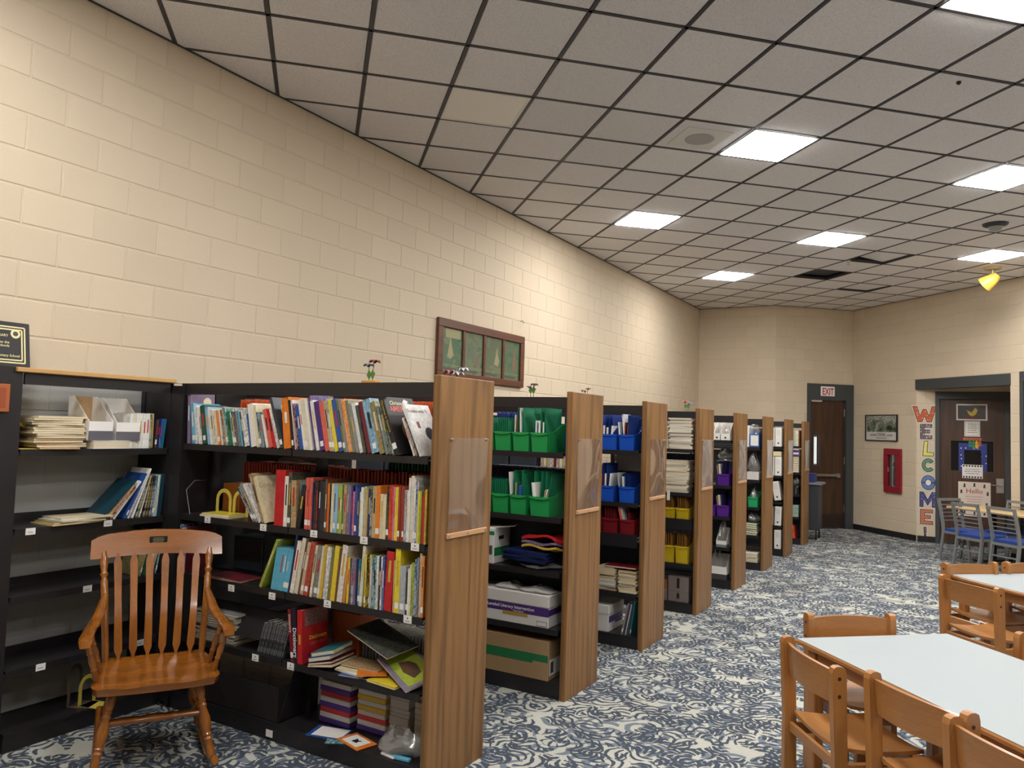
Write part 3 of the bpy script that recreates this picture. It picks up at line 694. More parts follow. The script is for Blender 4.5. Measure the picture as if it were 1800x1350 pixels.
# ================================================================ BOOKS AND OTHER SHELF CONTENTS
PAL = dict(white=(228, 226, 220), cream=(222, 208, 172), ivory=(214, 206, 186), tan=(190, 158, 116), brown=(106, 74, 52), black=(32, 31, 34), charcoal=(58, 64, 72), grey=(140, 140, 140), silver=(176, 180, 182),
    navy=(30, 42, 84), blue=(44, 84, 156), skyblue=(142, 182, 212), lightblue=(96, 176, 206), teal=(34, 112, 120), darkteal=(22, 62, 76), green=(40, 112, 66), darkgreen=(28, 78, 56), lime=(164, 178, 66), olive=(120, 116, 70),
    yellow=(226, 202, 52), mustard=(206, 170, 66), orange=(222, 124, 40), coral=(214, 98, 82), red=(190, 38, 42), darkred=(128, 30, 40), maroon=(110, 36, 46), brick=(150, 60, 44), purple=(70, 44, 110), mauve=(128, 112, 140), pink=(206, 120, 150))
def cmat(c):
    n = 'cover_'+c
    if n in MATS: return MATS[n]
    t = NT(n); q = lin(PAL[c]); v = t.coord((1, 1, 1)); n1 = t.noise(v, 30, 3, .6)
    t.base(t.ramp(n1, [(.33, tuple(x*.84 for x in q[:3])), (.5, q), (.67, tuple(min(1, x*1.1) for x in q[:3]))])); t.set(Roughness=.32); MATS[n] = t.m; return t.m
def mixed(c, d):
    n = 'cover_%s_%s' % (c, d)
    if n in MATS: return MATS[n]
    t = NT(n); v = t.coord((1, 1, .8)); n1 = t.noise(v, 42, 3, .6)
    p, q = lin(PAL[c]), lin(PAL[d]); q = tuple(x*.4+y*.6 for x, y in zip(p, q)); t.base(t.ramp(n1, [(.44, p), (.52, q), (.6, p)])); t.set(Roughness=.32); MATS[n] = t.m; return t.m
PAGES = pm('book_pages', (214, 202, 176), .85)
def book_mesh(t, d, h, cover, soft=False):
    mb = MB(); b = .0012 if soft else min(.0028, t*.25); g = .0006 if soft else .004
    mb.box(0, b, 0, d, 0, h).box(t-b, t, 0, d, 0, h).box(b, t-b, 0, b, 0, h); mb.mat = 1; mb.box(b, t-b, b, d-g, g, h-g)
    return mb.mesh('book', [cover, PAGES], recalc=False)
def place_row(base, specs, where, group, x0=0, lean0=0, fit=None, gap=.0006, name='book', cat='book', right_to_left=False):
    """books side by side along a shelf, each leaning on the one before; base = 4x4 of the shelf front edge (x along the shelf, y inwards)"""
    zs = [i*.01 for i in range(40)]; seq = list(specs)[::-1] if right_to_left else list(specs); n = len(seq)
    def poly(t, h, a):
        ca, sa = math.cos(a), math.sin(a); p = [V((0, 0)), V((t*ca, t*sa)), V((t*ca-h*sa, t*sa+h*ca)), V((-h*sa, h*ca))]
        lo = min(q.y for q in p); return [q-V((0, lo)) for q in p], -lo
    def prof(p, right):
        r = []
        for z in zs:
            xs = []
            for i in range(4):
                a, b = p[i], p[(i+1) % 4]
                if (a.y-z)*(b.y-z) <= 0 and abs(a.y-b.y) > 1e-9: xs.append(a.x+(b.x-a.x)*(z-a.y)/(b.y-a.y))
            r.append((max(xs) if right else min(xs)) if xs else None)
        return r
    def layout(k):
        prev = None; L = []
        for c, t, h, ex in seq:
            t = t*k; a = math.radians(ex.get('a', lean0)); p, zo = poly(t, h, a)
            if prev is None: x = x0-(p[1].x if right_to_left else 0)
            elif not right_to_left: x = max(b-a2 for a2, b in zip(prof(p, False), prev) if a2 is not None and b is not None)+gap
            else: x = min(b-a2 for a2, b in zip(prof(p, True), prev) if a2 is not None and b is not None)-gap
            x += ex.get('gap', 0); prev = [q+x if q is not None else None for q in prof(p, not right_to_left)]; L.append((x, zo, a, t))
        return L, (x if right_to_left else x+p[1].x)
    seq = [(q[0], q[1]/1000, q[2]/100, q[3] if len(q) > 3 else {}) for q in seq]; k = 1.0
    if fit is not None:
        lo, hi = .3, 4.0
        for _ in range(16):
            k = (lo+hi)/2; e = layout(k)[1]; short = e > fit if right_to_left else e < fit
            if short: lo = k
            else: hi = k
    out = []
    for i, ((c, t, h, ex), (x, zo, a, t2)) in enumerate(zip(seq, layout(k)[0])):
        t = t2; d = ex.get('d', .165+.025*rnd.random()); dy = ex.get('dy', .008*rnd.random())
        col = c.split('/'); cm = cmat(col[0]) if len(col) == 1 else mixed(*col)
        o = link(name, book_mesh(t, d, h, cm, ex.get('soft', t < .009)))
        o.matrix_world = base @ Matrix.Translation((x, dy, zo)) @ Matrix.Rotation(-a, 4, 'Y')
        size = 'slim' if t < .010 else ('thick' if t > .024 else 'medium')
        lab = ex.get('label') or '%s %s book, %s from the left %s' % (size, {'lightblue': 'light blue', 'darkteal': 'dark teal', 'darkgreen': 'dark green', 'darkred': 'dark red', 'skyblue': 'sky blue'}.get(col[0], col[0]), ordn(n-i if right_to_left else i+1), where)
        tag(o, lab, cat, group)
        if ex.get('st', rnd.random() < .3 and t > .007):
            w = min(t*.46, .011); B(t/2-w, t/2+w, -.0009, -.0001, .022, .05).obj('spine_label', M_LABEL, o)
        if t > .011 and ex.get('band', True) and rnd.random() < .45: B(t*.34, t*.66, -.0008, -.0001, h*(.4+.1*rnd.random()), h*(.7+.15*rnd.random())).obj('spine_print', cmat(rnd.choice(['white', 'black', 'mustard', 'cream', 'red'])), o)
        out.append((o, t, d, h))
    return out
def front(k, z, back=False): return Matrix.Translation((0, RY[k]+.014, z+.0005))
def S(txt):
    """'white:8:22 blue:12:23@15' -> specs (colour : thickness mm : height cm @ lean)"""
    out = []
    for w in txt.split():
        ex = {}
        if '@' in w: w, a = w.split('@'); ex['a'] = float(a)
        c, t, h = w.split(':'); out.append((c, float(t), float(h), ex))
    return out
# --- nearest range, top shelf (leaning to the left)
top = S('mauve:12:30@3.5 lightblue:14:24@9 white/blue:10:23@9 white:7:22@10 white/tan:7:22@10 darkgreen:20:23@11 skyblue:14:22@12 white:8:21@12 ivory:9:21@12 white/black:8:20.5@12 cream:8:20.5@12 orange/tan:8:20.5@12 white:7:21@13 '
        'brown/white:7:21@13 tan:8:22.5@13 teal/white:7:22@13 green:15:20@14 white/maroon:8:19.5@14 black/white:9:20@14 charcoal/grey:8:20@14 grey/black:8:20.5@14 lightblue:6:20@14 charcoal:8:20@14 white/black:18:21@14 blue:7:19@13 white/cream:20:24.5@12 '
        'cream:10:24@12 teal/white:9:20@13 grey:7:19@14 white:8:19@17 coral:14:22@18 red:12:22@19 white/black:10:22.5@20 charcoal:10:29.5@22 orange:26:28@8 black:7:27@11 white/red:7:27@11 maroon/white:7:25@11 blue:13:24@13 white:8:27.5@13 cream:8:28@13 ivory:9:28@13 '
        'white/cream:9:28@13 purple/mauve:9:30@14 white:10:27@14 purple:18:26.5@14 coral:14:26.5@14 tan:9:27@14 grey/white:9:28@14 yellow:11:28@14 blue:14:28@15 olive:8:28@15 grey/olive:8:28@15 orange/cream:13:28@15 olive/grey:11:27.5@15 grey:8:26@16 white/silver:13:26@16 '
        'charcoal/olive:9:25@16 maroon:13:27@17 skyblue/darkgreen:24:28@17 olive/tan:16:27@18 grey:8:25@18 darkgreen/silver:10:25@19 olive/white:11:23@19')
G1 = 'books on the top shelf of the nearest range'
rowA = place_row(front(0, 1.545), top, "on the nearest range's top shelf", G1, x0=.43, fit=2.015)
def plate(o, t, x, name, m, y0, y1, z0, z1): return B(t+.0003, t+.0012, y0, y1, z0, z1).obj(name, m, o)
def disc_on(o, t, y, z, r, m, name='cover_picture', sy=1.0):
    MB().prism([(y+r*sy*math.cos(a*PI/7), z+r*math.sin(a*PI/7)) for a in range(14)], t+.0002, t+.0014, 0).obj(name, m, o)
o, t, d, h = rowA[0]; disc_on(o, t, .12, .25, .028, cmat('cream')); plate(o, t, 0, 'cover_picture', cmat('darkred'), .02, .075, .09, .15)
o, t, d, h = rowA[33]; disc_on(o, t, .10, h-.075, .055, pm('moon_print', (216, 214, 208), .5))
o, t, d, h = rowA[34]; MB().prism([(.05, .1), (.09, .06), (.12, .17), (.085, .24), (.06, .2)], t+.0003, t+.0014, 0).obj('cover_picture', cmat('black'), o)
# the four books at the right end, with readable covers
tail = [('black', 30, 30, dict(a=23, d=.235, dy=-.036, soft=False, st=False, band=False, label='tall black Christmas book near the right end of the nearest top shelf')), ('white/tan', 12, 20, dict(a=24, d=.19, gap=.045, st=False, label='white book directly right of the tall black Christmas book')),
        ('brown/white', 9, 20, dict(a=25, d=.19, gap=.004, st=False, label='slim brown book between two white books at the top shelf right end')), ('white/silver', 8, 28, dict(a=27, d=.21, gap=.012, dy=-.01, st=False, label='white Trouble picture book touching the oak panel on the top shelf'))]
rowT = place_row(front(0, 1.545), tail, '', G1, x0=2.038)
o, t, d, h = rowT[0]
text('cover_title', 'Christmas in', .030, cmat('cream'), o, side_m(t+.0006, .115, .258), .0003, .0003); text('cover_title', 'AMERICA', .042, cmat('coral'), o, side_m(t+.0006, .115, .222), .0008, .0003, sx=1.0)
text('spine_title', 'Christmas in America', .019, cmat('mustard'), o, spine_m(t/2-.006, -.0006, .285), 0, .0003, align='LEFT'); B(t*.1, t*.9, -.0009, -.0001, .03, .06).obj('spine_label', M_LABEL, o)
MB().prism([(.14, .272), (.16, .292), (.19, .28), (.17, .268), (.185, .255)], t+.0003, t+.0012, 0).obj('cover_picture', M_PAPER, o); disc_on(o, t, .13, .12, .05, pm('warm_print', (120, 84, 62), .5))
o, t, d, h = rowT[3]
text('cover_title', 'Trouble with Tr', .026, cmat('maroon'), o, side_m(t+.0006, .10, .235), 0, .0003); disc_on(o, t, .14, .12, .035, cmat('charcoal')); plate(o, t, 0, 'cover_picture', cmat('maroon'), .06, .08, .15, .185)

# --- second shelf
G2 = 'books on the second shelf of the nearest range'
b2 = front(0, 1.13)
p2 = place_row(b2, S('charcoal/white:7:23@40 grey:7:25@37 white/brown:7:25@36 tan/charcoal:9:29@26 cream:11:27@24'), "on the nearest range's second shelf", G2, x0=1.03, fit=1.145)
o, t, d, h = p2[4]; text('cover_title', 'Come On', .045, cmat('tan'), o, side_m(t+.0006, .09, h-.07), 0, .0003); disc_on(o, t, .13, .11, .04, cmat('orange'), sy=.8)
p2b = place_row(b2, S('red:24:30@0 white/cream:9:27@0 charcoal/olive:8:29@0 tan/olive:12:25@2 black:10:23@-9'), "after the Come On book, second shelf", G2, x0=1.188, fit=1.385)
o, t, d, h = p2b[0]; plate(o, t, 0, 'cover_picture', cmat('blue'), .02, .11, .17, .27); plate(o, t, 0, 'cover_picture', cmat('cream'), .02, .11, .10, .17); plate(o, t, 0, 'cover_picture', cmat('darkteal'), .02, .11, .01, .10)
o, t, d, h = p2b[3]; plate(o, t, 0, 'cover_picture', cmat('skyblue'), .03, .13, .15, .24); disc_on(o, t, .06, .12, .04, cmat('olive'), sy=.6)
mid = S('coral:9:27 coral:9:27 coral:9:27 coral:9:27 navy:6:25 black/brown:14:26 black/red:8:26 black:13:26 black/charcoal:22:26 brown:9:27 orange/red:14:25 black:5:25 cream:12:25 skyblue:10:25 skyblue:9:25 lime/olive:12:25 lime:10:25 teal:6:25 tan/brown:14:25 grey/brown:8:25 '
        'mauve/blue:14:25 purple:9:25 pink/maroon:8:22 blue/navy:10:25 navy/blue:10:24 white/grey:8:22 white:12:24.5 lime/white:10:25 tan:9:24 navy/purple:9:24 darkgreen/white:8:25')
p2c = place_row(b2, mid, 'starting at the coral set, second shelf', G2, x0=1.415, fit=1.873)
end = S('tan:22:25.5 orange:22:26 cream/tan:20:22 cream:14:22 black/olive:14:26 red/orange:24:26.5 pink:11:26 yellow:16:26 brick:11:26.5 brick/maroon:11:26.5 brick:9:26.5 grey/white:9:25 white/silver:10:25 white:9:31 ivory:18:32 white/mauve:8:31 blue/white:8:28 grey/white:7:30 '
        'yellow/lime:9:25 lime/olive:9:25 red:8:23 brick:9:25 mustard/brown:10:26')
place_row(b2, end, 'of the right half, second shelf', G2, x0=1.877, fit=2.215)

# --- third shelf
G3 = 'books on the third shelf of the nearest range'
b3 = front(0, .785)
l3 = S('lime/olive:9:29@-24 lightblue:10:23@-9 lightblue:10:23@-9 lightblue:10:23@-9 lightblue:10:23@-9 lightblue:10:23@-9 lightblue:10:23@-9 navy:6:31@-8 white/mustard:13:28@-9 ivory:12:30@-9 brown:7:28@-9 tan/ivory:12:28@-9 brick/coral:17:28.5@-9 cream:7:27@-7 grey/charcoal:14:27@-6 cream:8:27@-6 mustard:9:28@-6 '
         'white/black:15:27@-5 olive:9:27@-5 yellow/mustard:14:28@-5 brown:7:27@-5 white/tan:16:29@-6')
p3 = place_row(b3, l3, "on the nearest range's third shelf", G3, x0=1.70, fit=1.10, right_to_left=True)
r3 = S('orange/tan:9:23@-4 yellow:10:23@-2 charcoal/mauve:9:23 mauve/white:9:23 mauve:9:23 navy:8:23 teal/skyblue:9:23 ivory:13:30@-3 yellow/black:8:26 black/yellow:8:26 yellow/black:8:26 silver:8:25 teal/white:20:26 white/grey:8:26 black/brown:8:26 white/darkgreen:8:26 blue/grey:9:26 red:32:29@-2 tan:6:25 yellow:22:32 '
        'silver/grey:24:23 charcoal:8:20 white:7:22 cream:6:24 lime/navy:16:25 blue/white:8:27 grey/darkteal:7:28 tan/white:9:30 orange/tan:10:29')
p3b = place_row(b3, r3, 'of the right half, third shelf', G3, x0=1.705, fit=2.21)
o, t, d, h = p3b[19]; text('cover_title', 'A, A, B', .03, cmat('black'), o, side_m(t+.0006, .12, .27), .0004, .0003) if False else None

def flat(name, lab, cat, x, y, z, w, d, t, rz, cover, group=None, tilt=0, pages=True, ry=0):
    """a sheet, magazine or book lying down"""
    mb = MB(); c = .0012 if t < .012 else .0025
    if pages and t > .003:
        mb.box(-w/2, w/2, -d/2, d/2, 0, c).box(-w/2, w/2, -d/2, d/2, t-c, t).box(-w/2, -w/2+c, -d/2, d/2, c, t-c); mb.mat = 1; mb.box(-w/2+c, w/2-c/2, -d/2+c/2, d/2-c/2, c, t-c)
    else: mb.box(-w/2, w/2, -d/2, d/2, 0, t)
    o = mb.obj(name, [cover, PAGES]); o.location = (x, y, z); o.rotation_euler = (math.radians(tilt), math.radians(ry), math.radians(rz)); return tag(o, lab, cat, group)
def bookend(label, mt, loc, rz, w=.13, h=.15):
    r = thing('bookend', label, 'bookend', loc, rz)
    arch = [(w/2*math.cos(a), h-w/2+w/2*math.sin(a)) for a in [i*PI/8 for i in range(9)]]
    inner = [((w/2-.022)*math.cos(a), h-w/2+(w/2-.022)*math.sin(a)) for a in [i*PI/8 for i in range(9)]]
    pts = [(w/2, 0)]+arch+[(-w/2, 0), (-w/2+.022, 0)]+inner[::-1]+[(w/2-.022, 0)]
    mb = MB(); n = len(pts)
    o = [(w/2, 0)]+arch+[(-w/2, 0)]; i2 = [(w/2-.022, 0)]+inner+[(-w/2+.022, 0)]
    for a in range(len(o)-1):
        mb.add([(p[0], y, p[1]) for y in (0, .003) for p in (o[a], o[a+1], i2[a+1], i2[a])], [(0, 1, 2, 3), (7, 6, 5, 4), (0, 4, 5, 1), (2, 6, 7, 3), (1, 5, 6, 2), (3, 7, 4, 0)])
    mb.obj('arch_plate', mt, r); B(-w/2+.01, w/2-.01, -.11, 0, 0, .003).obj('foot_plate', mt, r); return r
M_YEL = pm('yellow_enamel', (206, 186, 84), .4)
# left end of the second and third shelf
bookend('yellow double-arched bookend at the left of the second shelf', M_YEL, (.64, 3.09, 1.131), math.radians(2), .13, .155)
bookend('yellow arched bookend partly behind the leaning books, second shelf', M_YEL, (.775, 3.10, 1.131), math.radians(2), .13, .155)
flat('book', 'yellow book on top of the flat pile in front of the bookends', 'book', .70, 3.045, 1.1425, .21, .13, .008, 4, cmat('yellow'))
flat('book', 'white lower book of the flat pile in front of the yellow bookends', 'book', .70, 3.045, 1.131, .235, .14, .0108, 2, cmat('white'))
flat('magazine', 'dark red magazine, top one on the third shelf left end', 'magazine', .80, 3.065, .7925, .30, .17, .005, -4, cmat('maroon'), 'flat magazines on the third shelf')
flat('magazine', 'dark red magazine, lower one on the third shelf left end', 'magazine', .79, 3.065, .7862, .31, .18, .006, 0, cmat('darkred'), 'flat magazines on the third shelf')
place_row(front(0, .785), S('blue/white:8:28 cream/tan:14:26 brown/charcoal:22:25 skyblue/white:10:22 maroon:8:27'), 'in the corner behind the rocking chair crest', 'books in the corner behind the rocking chair', x0=.41)
# fourth shelf, right half: dictionaries and the untidy pile
b4 = front(0, .43)
dic = place_row(b4, [('darkred', 21, 27, dict(a=9, d=.19, st=True, band=False, label='dark red dictionary, leftmost of the three dictionaries on the fourth shelf')), ('black/navy', 30, 28, dict(a=7, d=.19, st=False, band=False, label='black dictionary with white spine lettering, middle of the three')),
    ('red', 34, 27.5, dict(a=4, d=.195, st=False, band=False, label='big red dictionary showing its cover, right of the black dictionary'))], '', 'dictionaries on the fourth shelf', x0=1.363)
o, t, d, h = dic[0]; text('spine_title', 'Dictionary', .022, M_LABEL, o, spine_m(t/2-.006, -.0006, .245), 0, .0003, align='LEFT')
o, t, d, h = dic[1]; text('spine_title', 'Dictionary', .036, M_LABEL, o, spine_m(t/2-.01, -.0006, .18), .0006, .0003, align='LEFT'); plate(o, t, 0, 'cover_picture', mixed('skyblue', 'orange'), .02, .17, .05, .26)
o, t, d, h = dic[2]; text('cover_title', 'Dictionary', .03, cmat('yellow'), o, side_m(t+.0006, .115, .115), .0003, .0003); text('cover_title', 'Dictionary', .03, cmat('coral'), o, side_m(t+.0006, .115, .085), 0, .0003); text('cover_title', 'Dictionary', .026, cmat('purple'), o, side_m(t+.0006, .09, .03), 0, .0003)
B(t+.0003, t+.0012, .02, .185, .19, .268).obj('cover_picture', printed('red_grey_print', [(150, 120, 120), (120, 50, 54)], 120), o); B(t*.3, t*.7, -.001, -.0002, .1, .15).obj('spine_print', cmat('mustard'), o); disc_on(o, -.0, 0, 0, 0.0001, M_LABEL) if False else None
PZ = .4305
xs = max((q[0].matrix_world @ V((q[1], 0, 0))).x for q in dic)
flat('book', 'blue paperback with a white spine label lying tilted right of the red dictionary', 'book', xs+.115, 3.06, PZ+.045, .135, .19, .022, 8, cmat('blue'), ry=-14)
flat('book', 'teal paperback on top of the tilted blue paperback', 'book', xs+.12, 3.07, PZ+.072, .135, .19, .022, 12, cmat('teal'), ry=-14)
flat('book', 'slim red and white book under the tilted blue paperback', 'book', xs+.125, 3.06, PZ+.03, .15, .19, .010, 6, cmat('brick'), ry=-12)
flat('book', 'slim cream book at the bottom under the tilted paperbacks', 'book', xs+.13, 3.065, PZ+.016, .16, .2, .010, 3, cmat('cream'), ry=-9)
flat('magazine', 'blue-edged magazine at the bottom of the untidy pile', 'magazine', 1.80, 3.06, PZ, .2, .17, .006, 10, cmat('blue'))
flat('magazine', 'white magazine, second from the bottom of the untidy pile', 'magazine', 1.76, 3.07, PZ+.0065, .2, .16, .007, -5, cmat('white'))
flat('magazine', 'cream magazine in the middle of the untidy pile', 'magazine', 1.75, 3.08, PZ+.014, .19, .15, .007, 8, cmat('cream'))
flat('magazine', 'orange card lying on the untidy pile', 'magazine', 1.86, 3.05, PZ+.0215, .15, .14, .004, 38, cmat('orange'))
flat('magazine', 'brown patterned magazine on top of the untidy pile', 'magazine', 1.78, 3.11, PZ+.026, .23, .15, .006, 4, mixed('tan', 'brown'))
flat('magazine', 'yellow magazine at the shelf front near the oak panel', 'magazine', 1.99, 3.03, PZ, .19, .13, .012, -6, cmat('yellow'))
o = flat('book', 'large green picture book with a grey border leaning on the pile', 'book', 2.06, 3.09, PZ+.065, .30, .2, .010, -22, mixed('mauve', 'grey'), tilt=14, ry=15)
B(-.12, .13, -.075, .08, .0101, .0108).obj('cover_picture', cmat('lime'), o); MB().prism([(-.06, -.03), (.02, -.045), (.09, -.02), (.07, .03), (.0, .04), (-.04, .02)], .0109, .0115, 2).obj('cover_picture', mixed('brown', 'charcoal'), o)
# papers packs, cards and bag on the base shelf
def ream(x0, x1, y0, y1, z0, z1, c, lab, grp):
    o = MB().box(x0, x1, y0, y1, z0, z1, .003).obj('paper_pack', pm('pack_'+c, {'purple': (72, 50, 128), 'white': (196, 190, 186), 'red': (176, 50, 52), 'yellow': (206, 172, 60), 'cream': (196, 186, 160)}[c], .6)); return tag(o, lab, 'paper', grp)
GP = 'coloured paper packs on the base shelf'
z = .0955
for n, c in enumerate('purple white red purple white red purple white'.split()):
    ream(1.43+.004*(n % 3), 1.645+.003*(n % 2), 3.135, 3.40, z, z+.027, c, '%s paper pack, %s from the bottom of the left stack, base shelf' % (c, ordn(n+1)), GP); z += .0275
z = .0955
for n, c in enumerate('purple white red white yellow white yellow white'.split()):
    ream(1.668+.004*(n % 2), 1.858+.003*(n % 3), 3.165, 3.41, z, z+.026, c, '%s paper pack, %s from the bottom of the middle stack, base shelf' % (c, ordn(n+1)), GP); z += .0265
z = .0955
for n in range(9):
    hh = .02 if n not in (3, 6) else .045
    ream(1.868-.005*(n % 2), 1.99+.004*(n % 3), 3.19, 3.42, z, z+hh, 'white', 'white paper pad, %s from the bottom of the right stack, base shelf' % ordn(n+1), GP); z += hh+.0005
z = .0955
for n in range(7):
    ream(2.02, 2.2, 3.2, 3.42, z, z+.028, 'cream', 'cream paper pad, %s from the bottom beside the oak panel' % ordn(n+1), GP); z += .0285
o = flat('card', 'white notice card with a blue border on the base shelf', 'card', 1.595, 3.045, .0955, .20, .14, .003, 14, cmat('blue'), pages=False); B(-.075, .09, -.055, .06, .003, .0036).obj('print_sheet', M_PAPER, o)
flat('card', 'teal striped card under the orange card on the base shelf', 'card', 1.70, 3.02, .0955, .14, .12, .0025, 30, mixed('teal', 'white'), pages=False)
o = flat('card', 'orange bordered card with black marks beside the plastic bag', 'card', 1.79, 3.035, .0985, .19, .12, .003, -16, cmat('orange'), pages=False); B(-.07, .06, -.045, .045, .003, .0036).obj('print_sheet', M_PAPER, o); MB().prism([(-.02, -.02), (.02, -.015), (.012, .0), (.024, .018), (0, .01), (-.022, .02)], .0036, .0042, 2).obj('print_mark', M_BLACK, o)
def bag(label, x, y, z, w, d, h, seed, mt=None):
    rg = random.Random(seed); ph = [rg.random()*6 for _ in range(6)]
    def fn(u, v):
        a = 2*PI*u; q = math.sin(PI*min(v*.92+.08, 1)); rr = .5*(.35+.65*q)*(1+.12*math.sin(3*a+ph[0])+.08*math.sin(5*a+ph[1]+4*v))
        return (w*rr*math.cos(a), d*rr*math.sin(a), h*(v**1.3)*(1+.22*math.sin(2*a+ph[2])+.14*math.sin(5*a+ph[3]+6*v))+.001)
    o = MB().surf(18, 8, fn).obj('plastic_bag', mt or M_BAG, None, (x, y, z), smooth=True); return tag(o, label, 'bag')
bag('crumpled clear plastic bag at the front of the base shelf', 2.05, 3.065, .0955, .27, .16, .10, 3)
b_ = B(-.05, .05, -.012, .012, 0, .016, .003).obj('eraser', cmat('lightblue'), None, (2.10, 3.0, .0955), .1); tag(b_, 'light blue eraser block lying in the clear bag', 'eraser')
b_ = B(-.06, .03, -.008, .008, 0, .012, .003).obj('white_stick', M_LABEL, None, (2.04, 2.99, .0955), -.15); tag(b_, 'white stick lying in the clear bag', 'stick')
# lower left: sloped black bin shelf and packs behind it
mb = MB().box(.55, 1.285, 2.978, 2.986, .10, .28).box(1.277, 1.285, 2.986, 3.17, .10, .28); o = mb.obj('shelf_box', M_SHELF, RANGES[0], (0, -RY[0], 0))
MB().prism([(2.986, .105), (3.17, .105), (3.17, .40), (3.10, .40)], 1.286, 1.292, 0).obj('shelf_bracket', M_SHELF, RANGES[0], (0, -RY[0], 0))
MB().surf(1, 1, lambda u, v: (.55+.74*u, 2.985+.10*v, .50+.14*v), (0, .006, 0)).obj('display_back', M_SHELF, RANGES[0], (0, -RY[0], 0))
for n, (c, x0, x1, z0) in enumerate((('white', .55, .82, .30), ('red', .55, .98, .327), ('white', .83, 1.15, .30), ('yellow', .99, 1.27, .327), ('white', .60, .95, .354), ('white', .96, 1.27, .354))):
    pass
for n, (c, x0, x1, z0) in enumerate((('white', .56, .76, .0955), ('white', .77, .98, .0955), ('white', .99, 1.26, .0955))):
    z = .0955
    for j, cc in enumerate(['white', 'white', 'white', 'white', 'white', 'white', 'white', 'white', 'white', ('red', 'red', 'yellow')[n], 'white']):
        ream(x0, x1, 3.19, 3.40, z, z+.026, cc, '%s pack, layer %s of the %s stack behind the sloped black front' % (cc, 'one two three four five six seven eight nine ten eleven'.split()[j], ('left', 'middle', 'right')[n]), 'paper packs behind the sloped black shelf front'); z += .0265
ream(1.08, 1.25, 3.19, 3.38, .3875, .412, 'purple', 'small purple pack topping the right stack behind the sloped black front', None)

# ================================================================ FAR SIDE OF THE NEAREST RANGE
def pouch_row(k, z, x0, x1, y0, d, h, col, label, group, tmin=16, tmax=30, name='book_pouch', h2=None):
    m = pm('pouch_'+col, {'orange': (196, 84, 44), 'rust': (168, 64, 44), 'green': (24, 104, 70), 'blue': (30, 54, 124), 'navy': (24, 34, 84), 'red': (120, 26, 34), 'yellow': (176, 134, 40)}[col], .5)
    x = x0; n = 0
    while x < x1-.008:
        t = min(rnd.uniform(tmin, tmax)/1000, x1-x); hh = h+rnd.uniform(-.006, .006); g = .004
        mb = MB(); w = t*.5
        # open-topped pouch: two leaves meeting at the front fold
        mb.add([(0, 0, 0), (t-g, 0, 0), (t-g, d, 0), (0, d, 0), (t*.25, 0, hh), (t*.6, 0, hh), (t-g, d, hh), (0, d, hh)], [(3, 2, 1, 0), (4, 5, 6, 7), (0, 1, 5, 4), (1, 2, 6, 5), (2, 3, 7, 6), (3, 0, 4, 7)])
        n += 1; o = mb.obj(name, m, None, (x, y0+rnd.uniform(0, .006), z)); tag(o, '%s, %s from the left' % (label, ordn(n)), 'folder', group); x += t
yb = RY[0]+MID+.03
pouch_row(0, 1.5455, .56, 1.28, yb, .175, .275, 'orange', 'orange folder behind the top shelf books, left half', 'orange folders on the far side, left half')
pouch_row(0, 1.5455, 1.33, 2.2, yb, .175, .272, 'orange', 'orange folder behind the top shelf books, right half', 'orange folders on the far side, right half')
pouch_row(0, 1.1305, .62, 1.28, yb, .175, .31, 'rust', 'rust red folder behind the second shelf books, left half', 'rust red folders on the far side, left half')
pouch_row(0, 1.1305, 1.64, 2.2, yb+.13, .045, .368, 'green', 'dark green folder behind the rust red ones, right half', 'dark green folders on the far side')
pouch_row(0, 1.1305, 1.33, 2.2, yb, .12, .31, 'rust', 'rust red folder behind the second shelf books, right half', 'rust red folders on the far side, right half')
flat('plastic_sleeve', 'clear plastic sleeve lying on the rust red folders, left half', 'sleeve', 1.07, yb+.09, 1.441, .3, .15, .012, 5, 0, pages=False) if False else None
bag('clear plastic bag lying on the rust red folders of the nearest range', 1.02, yb+.09, 1.438, .34, .15, .05, 11)
tag(B(.45, .60, yb, yb+.17, 1.1305, 1.30, .003).obj('book_box', pm('orange_box', (196, 116, 40), .5)), 'orange box on the far side behind the yellow bookends', 'box')
pouch_row(0, .7855, .56, 1.28, yb, .17, .17, 'green', 'dark folder on the far side of the nearest range, third shelf', 'dark folders on the far side, third shelf') if False else None
for n, (x0, x1, hh, c) in enumerate(((.55, .80, .20, 'charcoal'), (.81, 1.27, .23, 'charcoal'), (1.33, 1.62, .2, 'darkgreen'), (1.63, 1.9, .24, 'charcoal'), (1.91, 2.2, .22, 'darkgreen'))):
    tag(B(x0, x1, yb+.02, yb+.17, .7855, .7855+hh, .004).obj('book_box', cmat(c)), '%s box on the far side of the nearest range, %s along the third shelf' % (c, ordn(n+1)), 'box', 'boxes on the far side, third shelf')
bag('crumpled dark see-through bag on the far side, third shelf left half', .95, yb+.1, 1.017, .42, .15, .1, 21)
for n in range(14):
    flat('magazine', 'grey magazine, %s from the bottom of the dim stack at the lower left' % ordn(n+1), 'magazine', .74+.012*rnd.uniform(-1, 1), 3.07, .4305+.0122*n, .34, .16, .012, rnd.uniform(-4, 4), cmat('grey'), 'dim magazine stack at the lower left')
place_row(front(0, .43), [('charcoal/grey', 6, 20+rnd.uniform(-1, 1), dict(a=-14, d=.15)) for _ in range(26)], 'of the dim leaning magazines beside the dictionaries', 'dim leaning magazines', x0=1.325, right_to_left=True, gap=.0035) if False else None
place_row(Matrix.Translation((0, RY[0]+.03, .4305)), [('charcoal/grey', 6, 18+rnd.uniform(-1, 1), dict(a=-16, d=.15)) for _ in range(24)], 'of the dim magazines beside the dictionaries', 'dim leaning magazines', x0=1.285, right_to_left=True, gap=.002)
